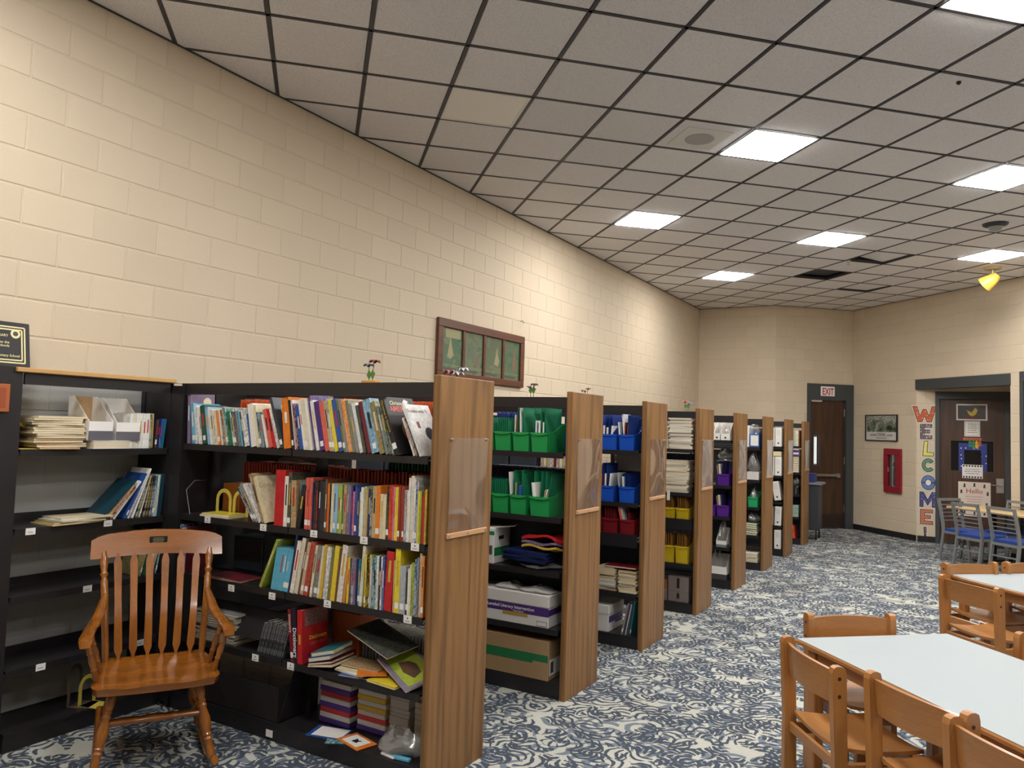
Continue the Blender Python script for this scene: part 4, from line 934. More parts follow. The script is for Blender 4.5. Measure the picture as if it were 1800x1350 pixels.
for n in range(26):
    tag(link('book', book_mesh(.012, .15, .17, cmat('grey'), True), None, (1.62+.022*n, yb+.01, .4305)), 'grey book, %s from the left in the dark row behind the untidy pile' % ordn(n+1), 'book', 'grey books on the far side, fourth shelf')
tag(B(1.40, 1.60, yb, yb+.17, .4305, .66, .004).obj('book_box', pm('orange_box2', (160, 78, 34), .5)), 'orange brown box behind the red dictionary', 'box')
flat('book', 'dark picture book leaning behind the untidy pile, fourth shelf', 'book', 1.86, 3.12, .60, .34, .2, .008, -12, mixed('charcoal', 'olive'), tilt=8, ry=12)

# ================================================================ BOOK BINS
BINC = dict(green=(36, 146, 76), blue=(30, 84, 190), red=(124, 26, 34), yellow=(208, 178, 36), purple=(92, 44, 150), mint=(44, 168, 104))
def bin_mesh(w, d, hf, hb, m):
    """front-low book bin: open box with tapering walls, lip and sides that sweep up to the back"""
    key = ('bin', round(w, 3), round(d, 3), round(hf, 3), m.name)
    if key in cache: return cache[key]
    t = .004; q = .08; mb = MB()
    def ring(z, y, wd): return None
    wt, wb = w/2, w/2*(1-q)
    prof = [(0.0, hf), (.05*d, hf), (.35*d, hf+(hb-hf)*.12), (.7*d, hf+(hb-hf)*.75), (d, hb)]
    for s in (-1, 1):
        vs = []
        for y, z in prof:
            yy = y if z > hf*.5 else y
            for off in (0, -t): vs.append((s*(wt+off), y, z))
            for off in (0, -t): vs.append((s*(wb+off), .012+y*(d-.02)/d, 0))
        fs = []
        for i in range(len(prof)-1):
            a, b = i*4, (i+1)*4; fs += [(a, b, b+2, a+2), (a+1, a+3, b+3, b+1), (a, a+1, b+1, b), (a+2, b+2, b+3, a+3)]
        fs += [(0, 2, 3, 1), (len(vs)-4, len(vs)-3, len(vs)-1, len(vs)-2)]; mb.add(vs, fs)
    mb.add([(-wt, 0, hf), (wt, 0, hf), (wb, .012, 0), (-wb, .012, 0), (-wt, t, hf), (wt, t, hf), (wb, .012+t, 0), (-wb, .012+t, 0)], [(0, 3, 2, 1), (4, 5, 6, 7), (0, 1, 5, 4), (3, 7, 6, 2), (0, 4, 7, 3), (1, 2, 6, 5)])
    mb.add([(-wt, d, hb), (wt, d, hb), (wb, d-.01, 0), (-wb, d-.01, 0), (-wt, d-t, hb), (wt, d-t, hb), (wb, d-.01-t, 0), (-wb, d-.01-t, 0)], [(0, 1, 2, 3), (4, 7, 6, 5), (0, 4, 5, 1), (3, 2, 6, 7), (0, 3, 7, 4), (1, 5, 6, 2)])
    mb.box(-wb, wb, .012, d-.01, 0, t)
    cache[key] = mb.mesh('bin_body', m); return cache[key]
def book_bin(col, x, y, z, lab, grp, w=.128, d=.26, hf=.125, hb=.19):
    m = pm('bin_'+col, BINC[col], .35); r = thing('book_bin', lab, 'bin', (x, y, z+.0005), 0, grp)
    link('bin_body', bin_mesh(w, d, hf, hb, m), r)
    mb = MB(); n = 6
    for i in range(n):
        u0, u1 = -1+2*i/n, -1+2*(i+1)/n; f = lambda u: hf-.006-.012*(1-u*u)
        mb.add([(u0*w/2*1.02, -.007, hf+.001), (u1*w/2*1.02, -.007, hf+.001), (u1*w/2*1.02, -.007, f(u1)), (u0*w/2*1.02, -.007, f(u0)), (u0*w/2*1.02, .002, hf+.001), (u1*w/2*1.02, .002, hf+.001), (u1*w/2*1.02, .002, f(u1)), (u0*w/2*1.02, .002, f(u0))],
            [(0, 3, 2, 1), (0, 1, 5, 4), (3, 7, 6, 2), (4, 5, 6, 7)])
    mb.obj('bin_lip', m, r); return r
GREEN_LEAF = pm('green_pouch', (30, 122, 84), .45); BLUE_LEAF = pm('blue_pouch', (26, 54, 124), .45)
def fill_bin(x, y, z, w, items, where, grp):
    """folders and booklets standing in a bin; items = (material, thickness mm, height, kind, lean)"""
    tot = sum(i[1] for i in items)/1000+.001*len(items); s = min(1, (w*.84)/tot); xx = x-w*.42
    for n, (m, t, h, kd, a) in enumerate(items):
        t = t/1000*s; dd = .2
        if kd == 'pouch':
            mb = MB(); e = .0016
            mb.add([(0, 0, 0), (e, 0, 0), (e, dd, 0), (0, dd, 0), (-.0, 0, h), (e, 0, h), (e, dd, h), (0, dd, h)], [(3, 2, 1, 0), (4, 5, 6, 7), (0, 1, 5, 4), (1, 2, 6, 5), (2, 3, 7, 6), (3, 0, 4, 7)])
            mb.add([(t-e, 0, 0), (t, 0, 0), (t, dd, 0), (t-e, dd, 0), (e, 0, h*.9), (2*e, 0, h*.9), (t, dd, h), (t-e, dd, h)], [(3, 2, 1, 0), (4, 5, 6, 7), (0, 1, 5, 4), (1, 2, 6, 5), (2, 3, 7, 6), (3, 0, 4, 7)])
            o = mb.obj('book_pouch', m)
        else: o = link('booklet', book_mesh(max(t, .003), .16, h, m, True))
        o.matrix_world = Matrix.Translation((xx, y+(.022 if kd == 'pouch' else .012), z+.0055)) @ Matrix.Rotation(math.radians(a), 4, 'Y')
        tag(o, '%s %s, %s from the left in the %s' % (m.name.replace('cover_', '').split('_')[0].replace('/', ' '), 'folder' if kd == 'pouch' else 'booklet', ordn(n+1), where), 'folder' if kd == 'pouch' else 'booklet', grp); xx += t+.001*s
# ---- second range
k = 1; y = RY[1]+.016
GB2 = 'green book bins on the second range'
gl, wp = GREEN_LEAF, M_PAPER
bl_set = [(gl, 15, .215, 'pouch', 0)]*6
for x, lab, items in ((1.62, 'green bin at the left end of the top shelf row, half behind the oak panel', bl_set), (1.757, 'green bin second in the top shelf row of the second range', bl_set),
        (1.897, 'darker olive green bin in the middle of the top shelf row', [(wp, 5, .235, 'b', 0), (cmat('brown'), 8, .225, 'b', 2), (gl, 18, .285, 'pouch', 0), (gl, 14, .285, 'pouch', 0), (wp, 5, .28, 'b', -3), (gl, 20, .285, 'pouch', 0)]),
        (2.037, 'green bin at the right end of the top shelf row with its curved side showing', [(gl, 18, .285, 'pouch', 0), (wp, 8, .20, 'b', 0), (cmat('blue'), 8, .185, 'b', 2), (cmat('white'), 14, .20, 'b', 0), (gl, 20, .285, 'pouch', 0), (wp, 5, .19, 'b', 0), (gl, 24, .285, 'pouch', 0)])):
    book_bin('green', x, y, 1.545, lab, GB2); fill_bin(x, y, 1.545, .128, items, {1.62: 'hidden green bin, top row', 1.757: 'second green bin, top row', 1.897: 'olive green bin, top row', 2.037: 'right green bin, top row'}[x], 'folders in the green bins, top shelf')
for x, dy, lab, items in ((1.615, 0, 'green bin at the left end of the second row, mostly hidden by the oak panel', bl_set), (1.752, 0, 'green bin second in the lower row of the second range', bl_set),
        (1.89, 0, 'green bin in the middle of the lower row, booklet with blue cover inside', [(wp, 6, .27, 'b', -6), (gl, 18, .28, 'pouch', 0), (cmat('tan'), 5, .2, 'b', 0), (gl, 12, .2, 'pouch', 0), (cmat('blue'), 22, .185, 'b', 3), (gl, 18, .285, 'pouch', 0)]),
        (2.055, -.006, 'green bin at the right end of the lower row, turned slightly', [(gl, 14, .285, 'pouch', 0), (wp, 26, .21, 'b', -8), (gl, 18, .285, 'pouch', 3), (cmat('tan'), 6, .17, 'b', 10), (cmat('white'), 6, .175, 'b', 12), (gl, 18, .285, 'pouch', 3), (gl, 18, .27, 'pouch', 8)])):
    book_bin('green', x, y+dy, 1.13, lab, GB2, w=.128 if x < 2 else .15); fill_bin(x, y+dy, 1.13, .128, items, {1.615: 'hidden green bin, lower row', 1.752: 'second green bin, lower row', 1.89: 'third green bin, lower row', 2.055: 'right green bin, lower row'}[x], 'folders in the green bins, second shelf')
def far_bins(k, z, xs, col, lab, grp, h=.27, n=7):
    yb = RY[k]+MID+.03
    for i, x in enumerate(xs):
        m = pm('pouch_%s' % col, dict(blue=(28, 48, 120), navy=(24, 34, 84), red=(110, 24, 32), yellow=(176, 134, 40))[col], .5)
        for j in range(n):
            o = B(0, .012, 0, .17, 0, h-.01*(j % 2), .002).obj('book_pouch', m, None, (x+j*.0165, yb, z+.0005)); tag(o, '%s, %s from the left' % (lab, ordn(i*n+j+1)), 'folder', grp)
far_bins(1, 1.545, (1.55, 1.67, 1.80, 2.09), 'blue', 'blue folder behind the green ones, second range', 'blue folders behind the green ones, top shelf', .262)
far_bins(1, 1.13, (1.50, 1.63, 1.76, 1.90, 2.03), 'navy', 'navy folder behind the lower green bins', 'navy folders behind the green bins', .30)
# third shelf: white and green carton, fabric pile, bags, then the long white box
def carton(lab, x0, x1, y0, y1, z0, h, lidh, m, extras=(), tape=None):
    r = thing('carton', lab, 'box', ((x0+x1)/2, (y0+y1)/2, z0)); w, d = (x1-x0)/2, (y1-y0)/2
    B(-w, w, -d, d, 0, h, .003).obj('box_body', m, r)
    if lidh: B(-w-.004, w+.004, -d-.004, d+.004, h-lidh+.002, h+.004, .004).obj('lid', m, r)
    for nm, mt, a in extras: B(*a).obj(nm, mt, r)
    return r, w, d
r, w, d = carton('white and green carton with a hand hole, left on the third shelf', 1.60, 1.715, RY[1]+.02, RY[1]+.23, .786, .235, 0, pm('white_carton', (206, 204, 200), .5), [('green_band', pm('green_band', (30, 110, 62), .5), (.0577, .0586, -.1, .104, .05, .105)), ('green_band', pm('green_band', (30, 110, 62), .5), (-.058, .058, -.1065, -.1055, .19, .215)),
    ('hand_hole', M_BLACK, (.0577, .0588, -.045, .02, .155, .18)), ('print_patch', INK, (.02, .045, -.1065, -.1055, .06, .12))])
flat('paper', 'grey white paper lying on the white and green carton', 'paper', 1.70, RY[1]+.13, 1.026, .22, .16, .006, 20, M_PAPER, ry=-6, pages=False)
for n in range(6): flat('folder', 'dark navy folder, %s from the bottom of the pile on the third shelf' % ordn(n+1), 'folder', 1.95+.008*(n % 2), RY[1]+.115, .83+.011*n, .34, .19, .010, -8+3*(n % 3), cmat('navy'), 'navy folders on the third shelf', pages=False)
for n, (c, lab) in enumerate((('mustard', 'mustard cloth in the pile on the third shelf'), ('mauve/navy', 'violet sequined cloth in the pile on the third shelf'), ('red', 'folded red cloth on top of the pile on the third shelf'))):
    cm = cmat(c) if '/' not in c else mixed(*c.split('/'))
    o = MB().surf(12, 6, lambda u, v, n=n: (-.14+.28*u, -.085+.17*v, .01*math.sin(7*u+n)+.012*math.sin(5*v+2*u)+(.03 if n == 2 else 0)*math.sin(PI*u)), (0, 0, .014)).obj('folded_cloth', cm, None, (2.06, RY[1]+.115, .915+.022*n), -.15); tag(o, lab, 'cloth', 'folded cloths on the third shelf')
bag('clear plastic bag under the navy folders on the third shelf', 2.02, RY[1]+.11, .786, .32, .19, .04, 31)
bag('white plastic wrapped packet lying on the long white box', 1.80, RY[1]+.11, .628, .2, .18, .035, 33, glass('milky_bag', (.8, .8, .8), .4, .25, .6))
bag('shiny plastic wrapped packet with blue print on the long white box', 2.02, RY[1]+.11, .628, .26, .19, .035, 35, MATS['milky_bag'])
M_WBOX = pm('white_box', (212, 208, 204), .5); M_PURB = pm('purple_band', (70, 42, 110), .5)
r, w, d = carton('long white box with a purple printed band on the fourth shelf', 1.58, 2.142, RY[1]+.014, RY[1]+.235, .426, .2, .075, M_WBOX)
B(-w, w+.0008, -d-.0008, -d-.0002, .07, .125).obj('purple_band', M_PURB, r); B(w+.0002, w+.0008, -d, d*.8, .075, .115).obj('purple_band', M_PURB, r); B(-.06, .13, -d-.0016, -d-.0006, .05, .072).obj('gold_band', pm('gold_band', (172, 138, 62), .5), r)
text('lettering', 'Leveled Literacy Intervention', .030, M_LABEL, r, front_m(0.0, -d-.0012, .093), .0002, .0003); text('lettering', 'Purple System', .014, M_LABEL, r, front_m(.06, -d-.0012, .076), 0, .0003)
B(w-.085, w-.01, -d-.0014, -d-.0006, .008, .038).obj('print_frame', INK, r); B(w-.082, w-.013, -d-.0018, -d-.0014, .011, .035).obj('print_patch', M_WBOX, r)
r, w, d = carton('brown cardboard carton with a green band on the base shelf of the second range', 1.58, 2.15, RY[1]+.015, RY[1]+.3, .096, .245, 0, pm('cardboard', (158, 128, 92), .8, var=.06))
B(-w, w*.99, -d-.0008, -d-.0002, .115, .16).obj('green_band', MATS['green_band'], r); B(-w, w*.6, -d-.0012, -d-.0006, .1, .116).obj('green_band', MATS['green_band'], r)
B(w+.0002, w+.001, -d+.015, d-.05, .03, .13).obj('white_sticker', M_LABEL, r); B(w+.001, w+.0014, -d+.03, -d+.07, .045, .115).obj('print_lines', INK, r)
MB().add([(-w, -d, .245), (w, -d, .245), (w, -.0, .252), (-w, 0, .252)], [(0, 1, 2, 3)]).add([(-w, d, .245), (w, d, .245), (w, .0, .250), (-w, 0, .250)], [(3, 2, 1, 0)]).obj('top_flap', MATS['cardboard'], r)
# ---- third range
y = RY[2]+.016
nv = BLUE_LEAF
bi = [(wp, 12, .19, 'b', 0), (nv, 16, .28, 'pouch', 0), (wp, 12, .175, 'b', 0), (nv, 16, .28, 'pouch', 0), (wp, 12, .19, 'b', 4), (nv, 14, .28, 'pouch', 0)]
for x, z, lab, items in ((1.815, 1.545, 'blue bin hidden at the left of the third range top shelf', bi), (1.955, 1.545, 'left blue bin on the top shelf of the third range', bi), (2.105, 1.545, 'right blue bin on the top shelf of the third range, white booklet inside', [(wp, 10, .22, 'b', -6), (nv, 16, .28, 'pouch', 0), (cmat('maroon'), 10, .22, 'b', 3), (wp, 12, .285, 'b', -6), (cmat('brown'), 6, .2, 'b', 2), (nv, 20, .28, 'pouch', 0)]),
        (1.80, 1.13, 'blue bin hidden at the left of the third range second shelf', bi), (1.94, 1.13, 'left blue bin on the second shelf of the third range', [(wp, 10, .21, 'b', -4), (nv, 14, .3, 'pouch', 0), (cmat('maroon'), 12, .215, 'b', 0), (wp, 10, .215, 'b', 0), (nv, 14, .3, 'pouch', 0), (wp, 12, .22, 'b', 5)]), (2.115, 1.13, 'right blue bin on the second shelf of the third range', [(cmat('silver'), 10, .23, 'b', -8), (nv, 12, .22, 'pouch', 0), (wp, 10, .2, 'b', -3), (nv, 14, .22, 'pouch', 0), (nv, 14, .22, 'pouch', 0), (nv, 14, .22, 'pouch', 0)])):
    book_bin('blue', x, y, z, lab, 'blue book bins on the third range', w=.135); fill_bin(x, y, z, .135, items, '%s blue bin, %s row' % ({1.815: 'hidden', 1.955: 'left', 2.105: 'right', 1.80: 'hidden', 1.94: 'left', 2.115: 'right'}[x], 'top' if z > 1.3 else 'lower'), 'folders in the blue bins')
far_bins(2, 1.545, (1.75, 1.88, 2.0, 2.1), 'blue', 'blue folder behind the third range top bins', 'blue folders on the far side of the third range', .27)
for n in range(12):
    o = flat('magazine', 'white magazine, %s from the bottom of the stack behind the blue bins' % ordn(n+1), 'magazine', 2.04+.01*rnd.uniform(-1, 1), RY[2]+MID+.12, 1.37+.0122*n-.0, .27, .17, .012, rnd.uniform(-3, 3), M_PAPER, 'white magazine stack on the far side of the third range')
tag(B(1.92, 2.19, RY[2]+MID+.04, RY[2]+MID+.22, 1.1305, 1.368, .003).obj('book_box', cmat('charcoal')), 'dark box under the white magazine stack, far side of the third range', 'box')
rp = pm('red_pouch', (124, 30, 38), .5)
for x, lab, items in ((1.85, 'dark red bin hidden at the left of the third range', [(rp, 20, .25, 'pouch', 0)]*4), (1.98, 'left dark red bin on the third range', [(rp, 24, .21, 'pouch', 0)]*4), (2.125, 'right dark red bin on the third range, pale red booklet inside', [(rp, 20, .22, 'pouch', -4), (cmat('coral'), 20, .21, 'b', -14), (cmat('silver'), 12, .22, 'b', -14), (rp, 20, .18, 'pouch', 0)])):
    book_bin('red', x, y, .88, lab, 'dark red book bins on the third range', w=.13, hf=.115); fill_bin(x, y, .88, .13, items, '%s dark red bin, third range' % {1.85: 'hidden', 1.98: 'left', 2.125: 'right'}[x], 'folders in the dark red bins')
def stack(x, y, z, w, d, n, t, mats, lab, grp, jit=.008, name='magazine'):
    for i in range(n):
        flat(name, lab % ordn(i+1), 'magazine', x+rnd.uniform(-jit, jit), y+rnd.uniform(-jit, jit), z+.0005+(t+.0004)*i, w, d, t, rnd.uniform(-3, 3), mats[i % len(mats)], grp)
stack(1.955, RY[2]+.12, .425, .16, .2, 8, .0135, [cmat('brick'), M_PAPER, cmat('green'), M_PAPER, cmat('blue'), M_CREAMP, M_PAPER, cmat('tan')], 'paperback, %s from the bottom of the left third range stack', 'left paperback stack, third range')
stack(1.955, RY[2]+.12, .538, .15, .2, 7, .0095, [M_CREAMP, cmat('tan')], 'tan booklet, %s from the bottom on the left paperback stack, third range', 'tan booklets, third range')
stack(2.135, RY[2]+.12, .425, .15, .2, 12, .0138, [M_CREAMP, cmat('tan'), M_CREAMP, cmat('olive'), M_CREAMP], 'cream booklet, %s from the bottom of the right stack on the third range', 'right booklet stack, third range')
flat('book', 'dark red and white book lying across both stacks on the third range', 'book', 2.07, RY[2]+.12, .61, .26, .19, .014, 2, cmat('darkred'))
r, w, d = carton('white box with a purple band on the base shelf of the third range', 1.80, 1.985, RY[2]+.02, RY[2]+.33, .096, .205, .07, M_WBOX); B(w+.0002, w+.001, -d+.01, d-.02, .07, .12).obj('purple_band', M_PURB, r); B(w+.0005, w+.0012, -.02, d-.04, .05, .068).obj('purple_band', M_PURB, r)
place_row(Matrix.Translation((0, RY[2]+.02, .0955)), [('grey', 12, 25, dict(a=-12, d=.2)), ('charcoal', 14, 27, dict(a=-12, d=.2)), ('silver', 9, 25, dict(a=-11, d=.2)), ('charcoal', 14, 28, dict(a=-9, d=.2)), ('teal', 8, 27, dict(a=-8, d=.2))], 'beside the white box, third range base shelf', 'binders beside the white box, third range', x0=2.17, right_to_left=True)
# hidden left parts of the second and third range, dark boxes added to block light through gaps
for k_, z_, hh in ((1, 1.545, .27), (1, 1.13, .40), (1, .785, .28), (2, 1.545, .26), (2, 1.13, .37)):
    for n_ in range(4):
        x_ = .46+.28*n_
        if x_+.26 < UX[1] or x_ > UX[1]: tag(B(x_, x_+.26, RY[k_]+.03, RY[k_]+.2, z_+.0005, z_+hh, .004).obj('storage_box', cmat('charcoal')), 'added dark filler box, %s from the wall on the %s shelf of the %s range' % (ordn(n_+1), {1.545: 'top', 1.13: 'second', .785: 'third'}[z_], NAMES[k_]), 'box', 'added dark filler boxes near the wall')
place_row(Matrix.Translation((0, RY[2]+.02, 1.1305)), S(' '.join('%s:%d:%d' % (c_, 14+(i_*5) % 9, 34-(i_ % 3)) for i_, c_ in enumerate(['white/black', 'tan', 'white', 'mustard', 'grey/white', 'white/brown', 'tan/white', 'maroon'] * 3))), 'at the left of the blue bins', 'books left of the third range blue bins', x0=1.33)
for k_, shelves in ((1, (.785, .425)), (2, (.88, .425)), (4, (1.63, .785, .45, .0955)), (5, (1.545, 1.13, .785, .43)), (6, (1.545, 1.13, .76, .42, .0955)), (7, (1.545, 1.13, .785, .43, .0955))):  # long boxes added so gaps look dark instead of showing the lit wall
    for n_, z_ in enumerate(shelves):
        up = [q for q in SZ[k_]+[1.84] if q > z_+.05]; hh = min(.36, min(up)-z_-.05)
        tag(B(1.34, 2.2, RY[k_]+MID+.03, RY[k_]+MID+.2, z_+.0005, z_+hh, .004).obj('storage_box', cmat('charcoal')), 'added long dark filler box on the far side of the %s range, %s shelf' % (NAMES[k_], {1.63: 'top', 1.545: 'top', 1.13: 'second', .785: 'third', .88: 'third', .76: 'third', .0955: 'base'}.get(z_, 'fourth')), 'box', 'added dark filler boxes on the far sides')
# ---- fourth range
stack(2.09, RY[3]+.12, 1.545, .225, .21, 20, .0152, [M_PAPER], 'white paper bundle, %s from the bottom of the tall fourth range stack', 'upper white paper stack, fourth range', .012, 'paper_bundle')
stack(1.9, RY[3]+.12, 1.545, .13, .2, 13, .02, [M_PAPER, M_PAPER, cmat('brown')], 'white paper pad, %s from the bottom beside the tall stack on the fourth range', 'white paper pads, fourth range', .006, 'paper_bundle')
stack(2.03, RY[3]+.12, 1.13, .27, .21, 20, .0148, [M_PAPER, M_CREAMP, M_PAPER], 'white paper bundle, %s from the bottom, fourth range second shelf stack', 'lower white paper stack, fourth range', .008, 'paper_bundle')
far_bins(3, 1.13, (1.83, 1.95, 2.07), 'navy', 'dark folder behind the lower white stack, fourth range', 'dark folders on the far side of the fourth range', .36)
yp = pm('yellow_pouch', (150, 104, 44), .5)
y = RY[3]+.016
for z, hf in ((.88, .10), (.46, .16)):
    for x, w_ in ((1.86, 'hidden left'), (1.985, 'left'), (2.12, 'right')):
        book_bin('yellow', x, y, z, '%s yellow bin on the %s of the fourth range' % (w_, 'third shelf' if z > .6 else 'fourth shelf'), 'yellow book bins on the fourth range', w=.125, hf=hf, hb=hf+.05)
        fill_bin(x, y, z, .125, [(yp, 22, hf+.11, 'pouch', 0)]*4, '%s yellow bin, %s, fourth range' % (w_, 'third shelf' if z > .6 else 'fourth shelf'), 'folders in the yellow bins')
flat('paper', 'white paper strip hanging over the shelf edge above the yellow bins', 'paper', 1.985, RY[3]+.008, 1.05, .03, .002, .09, 0, M_PAPER, pages=False)
for n, (x0, x1, z0, z1) in enumerate(((1.99, 2.19, .0955, .19), (1.99, 2.19, .191, .33), (1.86, 1.98, .0955, .2), (1.86, 1.98, .201, .29))):
    r = tag(B(x0, x1, RY[3]+.03, RY[3]+.23, z0, z1, .003).obj('storage_box', pm('grey_box', (120, 108, 104), .6) if n < 2 or n == 2 else pm('brown_box', (130, 84, 48), .6)), ['lower grey lidded box', 'upper grey lidded box', 'small grey box', 'small brown box'][n]+' on the base shelf of the fourth range', 'box', 'storage boxes on the fourth range')
    B((x0+x1)/2-.012, (x0+x1)/2+.012, RY[3]+.026, RY[3]+.03, z0+.035, z1-.012).obj('latch', M_BLACK, r)
# ---- fifth range
def mag_box(lab, x, y, z, w, d, h, m, grp=None, lowh=None, rz=0, contents=None, dot=True, tilt=0, cut=True, m2=None):
    """open magazine file: back full height, sides sloping down to a low front"""
    r = thing('magazine_file', lab, 'file box', (x, y, z+.0005), rz, grp); t = .003; lo = lowh or h*.45
    sidep = [(0, 0), (d, 0), (d, h), (d*.72, h), (0, lo)]
    mb = MB().prism([(a, b) for a, b in sidep], -w/2, -w/2+t, 0).prism([(a, b) for a, b in sidep], w/2-t, w/2, 0); mb.box(-w/2+t, w/2-t, d-t, d, 0, h).box(-w/2+t, w/2-t, 0, d-t, 0, t); mb.box(-w/2+t, w/2-t, 0, t, 0, lo)
    mb.obj('file_body', m, r)
    if m2: MB().box(-w/2-.0006, w/2+.0006, -.0006, d*.6, 0, lo*.42).obj('lower_band', m2, r)
    if dot: MB().tube([(0, -.0006, .03), (0, .0, .03)], .011, 12).obj('finger_hole', M_BLACK, r)
    return r
GW = 'white magazine files on the fifth range'
y = RY[4]+.016
for n, x in enumerate((1.985, 2.055, 2.15)):
    mag_box('%s white magazine file with a finger hole on the fifth range top shelf' % ('left', 'middle', 'right')[n], x, y, 1.63, .068 if n < 2 else .1, .2, .2, M_PAPER, GW, .075)
    bag('grey plastic bag sticking out of the %s white file on the fifth range top shelf' % ('left', 'middle', 'right')[n], x, y+.1, 1.64, .06 if n < 2 else .085, .16, .13, 41+n)
pp = pm('purple_pouch', (40, 32, 84), .5)
for z, ww in ((1.13, 'second'), (.785, 'third')):
    book_bin('purple', 2.13, y, z, 'purple book bin on the %s shelf of the fifth range' % ww, 'purple book bins on the fifth range', w=.14)
    fill_bin(2.13, y, z, .14, [(pp, 10, .25, 'pouch', 0), (cmat('tan'), 7, .22, 'b', -7), (cmat('brown'), 7, .22, 'b', -7), (M_PAPER, 9, .23, 'b', -6), (cmat('ivory'), 7, .23, 'b', -6), (pp, 20, .26, 'pouch', 0)], 'purple bin on the %s shelf' % ww, 'booklets in the purple bins')
book_bin('purple', 1.99, y, .785, 'purple book bin half hidden at the left on the third shelf of the fifth range', 'purple book bins on the fifth range', w=.12)
bag('grey plastic bag lying above the purple bin on the second shelf', 2.10, RY[4]+.33, 1.40, .24, .16, .12, 51); tag(B(1.98, 2.2, RY[4]+MID+.03, RY[4]+MID+.2, 1.1305, 1.395, .003).obj('book_box', cmat('charcoal')), 'dark box on the far side of the fifth range', 'box')
mag_box('white magazine file with a plastic bag on the fourth shelf of the fifth range', 2.12, y, .45, .11, .2, .2, M_PAPER, GW, .07, m2=M_GREYMET, dot=False); bag('shiny grey plastic bag in the white file on the fourth shelf', 2.12, y+.09, .46, .1, .15, .24, 53)
mag_box('white and charcoal magazine file on the base shelf of the fifth range', 2.09, y, .0955, .19, .2, .26, M_PAPER, GW, .14, m2=pm('charcoal_card', (62, 60, 64), .5), dot=False); bag('clear grey plastic bag standing in the base shelf file', 2.06, y+.09, .11, .13, .14, .25, 55)
# ---- sixth range
y = RY[5]+.016
r, w, d = carton('blue box with a white sheet on its front, sixth range top shelf', 2.08, 2.2, y, y+.2, 1.5455, .17, 0, pm('blue_box', (62, 106, 176), .5)); B(-.045, .05, -d-.001, -d-.0002, .02, .15).obj('paper_sheet', M_PAPER, r)
bag('clear plastic bag of papers standing behind the blue box', 2.13, y+.1, 1.717, .13, .18, .13, 61); tag(B(2.0, 2.075, y, y+.19, 1.5455, 1.82, .002).obj('magazine_file', M_PAPER), 'white file left of the blue box on the sixth range', 'file box')
r, w, d = carton('pale box with clear wrapped bags on the second shelf of the sixth range', 2.05, 2.2, y, y+.2, 1.1305, .1, 0, M_WBOX); bag('clear plastic bag on the pale box of the sixth range', 2.12, y+.1, 1.232, .15, .18, .2, 63)
tag(B(2.05, 2.2, y+.02, y+.2, 1.1305+.3, 1.1305+.34, .003).obj('white_tray', M_PAPER), 'white tray at the top of the second shelf, sixth range', 'tray') if False else None
mp_ = pm('mint_pouch', (44, 158, 100), .45)
book_bin('mint', 2.13, y, .785, 'mint green bin on the third shelf of the sixth range', None, w=.125); bag('grey plastic bag in the mint green bin', 2.13, y+.11, .80, .11, .16, .2, 65)
stack(2.11, RY[5]+.12, .43, .14, .2, 6, .026, [cmat('green')], 'green box, %s from the bottom of the stack on the sixth range', 'green boxes on the sixth range', .006, 'flat_box'); bag('grey plastic bag on the green boxes of the sixth range', 2.12, RY[5]+.12, .59, .15, .18, .1, 67)
stack(2.10, RY[5]+.1, .0955, .2, .2, 7, .016, [M_PAPER, M_CREAMP], 'white pad, %s from the bottom on the base shelf of the sixth range', 'white pads on the sixth range', .006, 'paper_bundle'); tag(B(2.0, 2.2, RY[5]+MID+.03, RY[5]+MID+.2, .0955, .27, .003).obj('storage_box', MATS['grey_box']), 'grey box behind the white pads on the sixth range', 'box')
# ---- seventh range: white files
GF = 'white files on the seventh range'
y = RY[6]+.016
def white_file(lab, x, z, h, a=0, w=.085):
    r = thing('white_file', lab, 'file box', (x, y, z+.0005), 0, GF); r.rotation_euler = (0, math.radians(a), 0)
    B(-w/2, w/2, 0, .2, 0, h, .004).obj('file_body', M_PAPER, r); MB().tube([(0, -.0012, .05), (0, .0, .05)], .012, 12).obj('finger_hole', M_BLACK, r); lines(r, w*.3, h-.11, h-.03, 5, INK, -.0012, .2, .12); return r
for z, lab, a in ((1.545, 'top shelf', 0), (1.13, 'second shelf', 0), (.765, 'third shelf, tilted to the left', -9), (.42, 'fourth shelf', 2), (.0955, 'base shelf', 0)):
    white_file('white file with a finger hole on the seventh range, %s' % lab, 2.16, z+(.015 if a < -4 else (.004 if a else 0)), .27, a, .09); 
    if a > -4 and z > .2: white_file('second white file at the left on the seventh range, %s' % lab, 2.065 if a == 0 else 2.05, z, .27, 0, .08)
tag(B(2.05, 2.2, RY[6]+.02, RY[6]+.2, 1.41, 1.475, .002).obj('paper_bundle', M_CREAMP), 'cream packet lying on the second shelf files of the seventh range', 'paper')
bag('clear bag on top of the top shelf files, seventh range', 2.15, RY[6]+.1, 1.817, .12, .16, .05, 71)
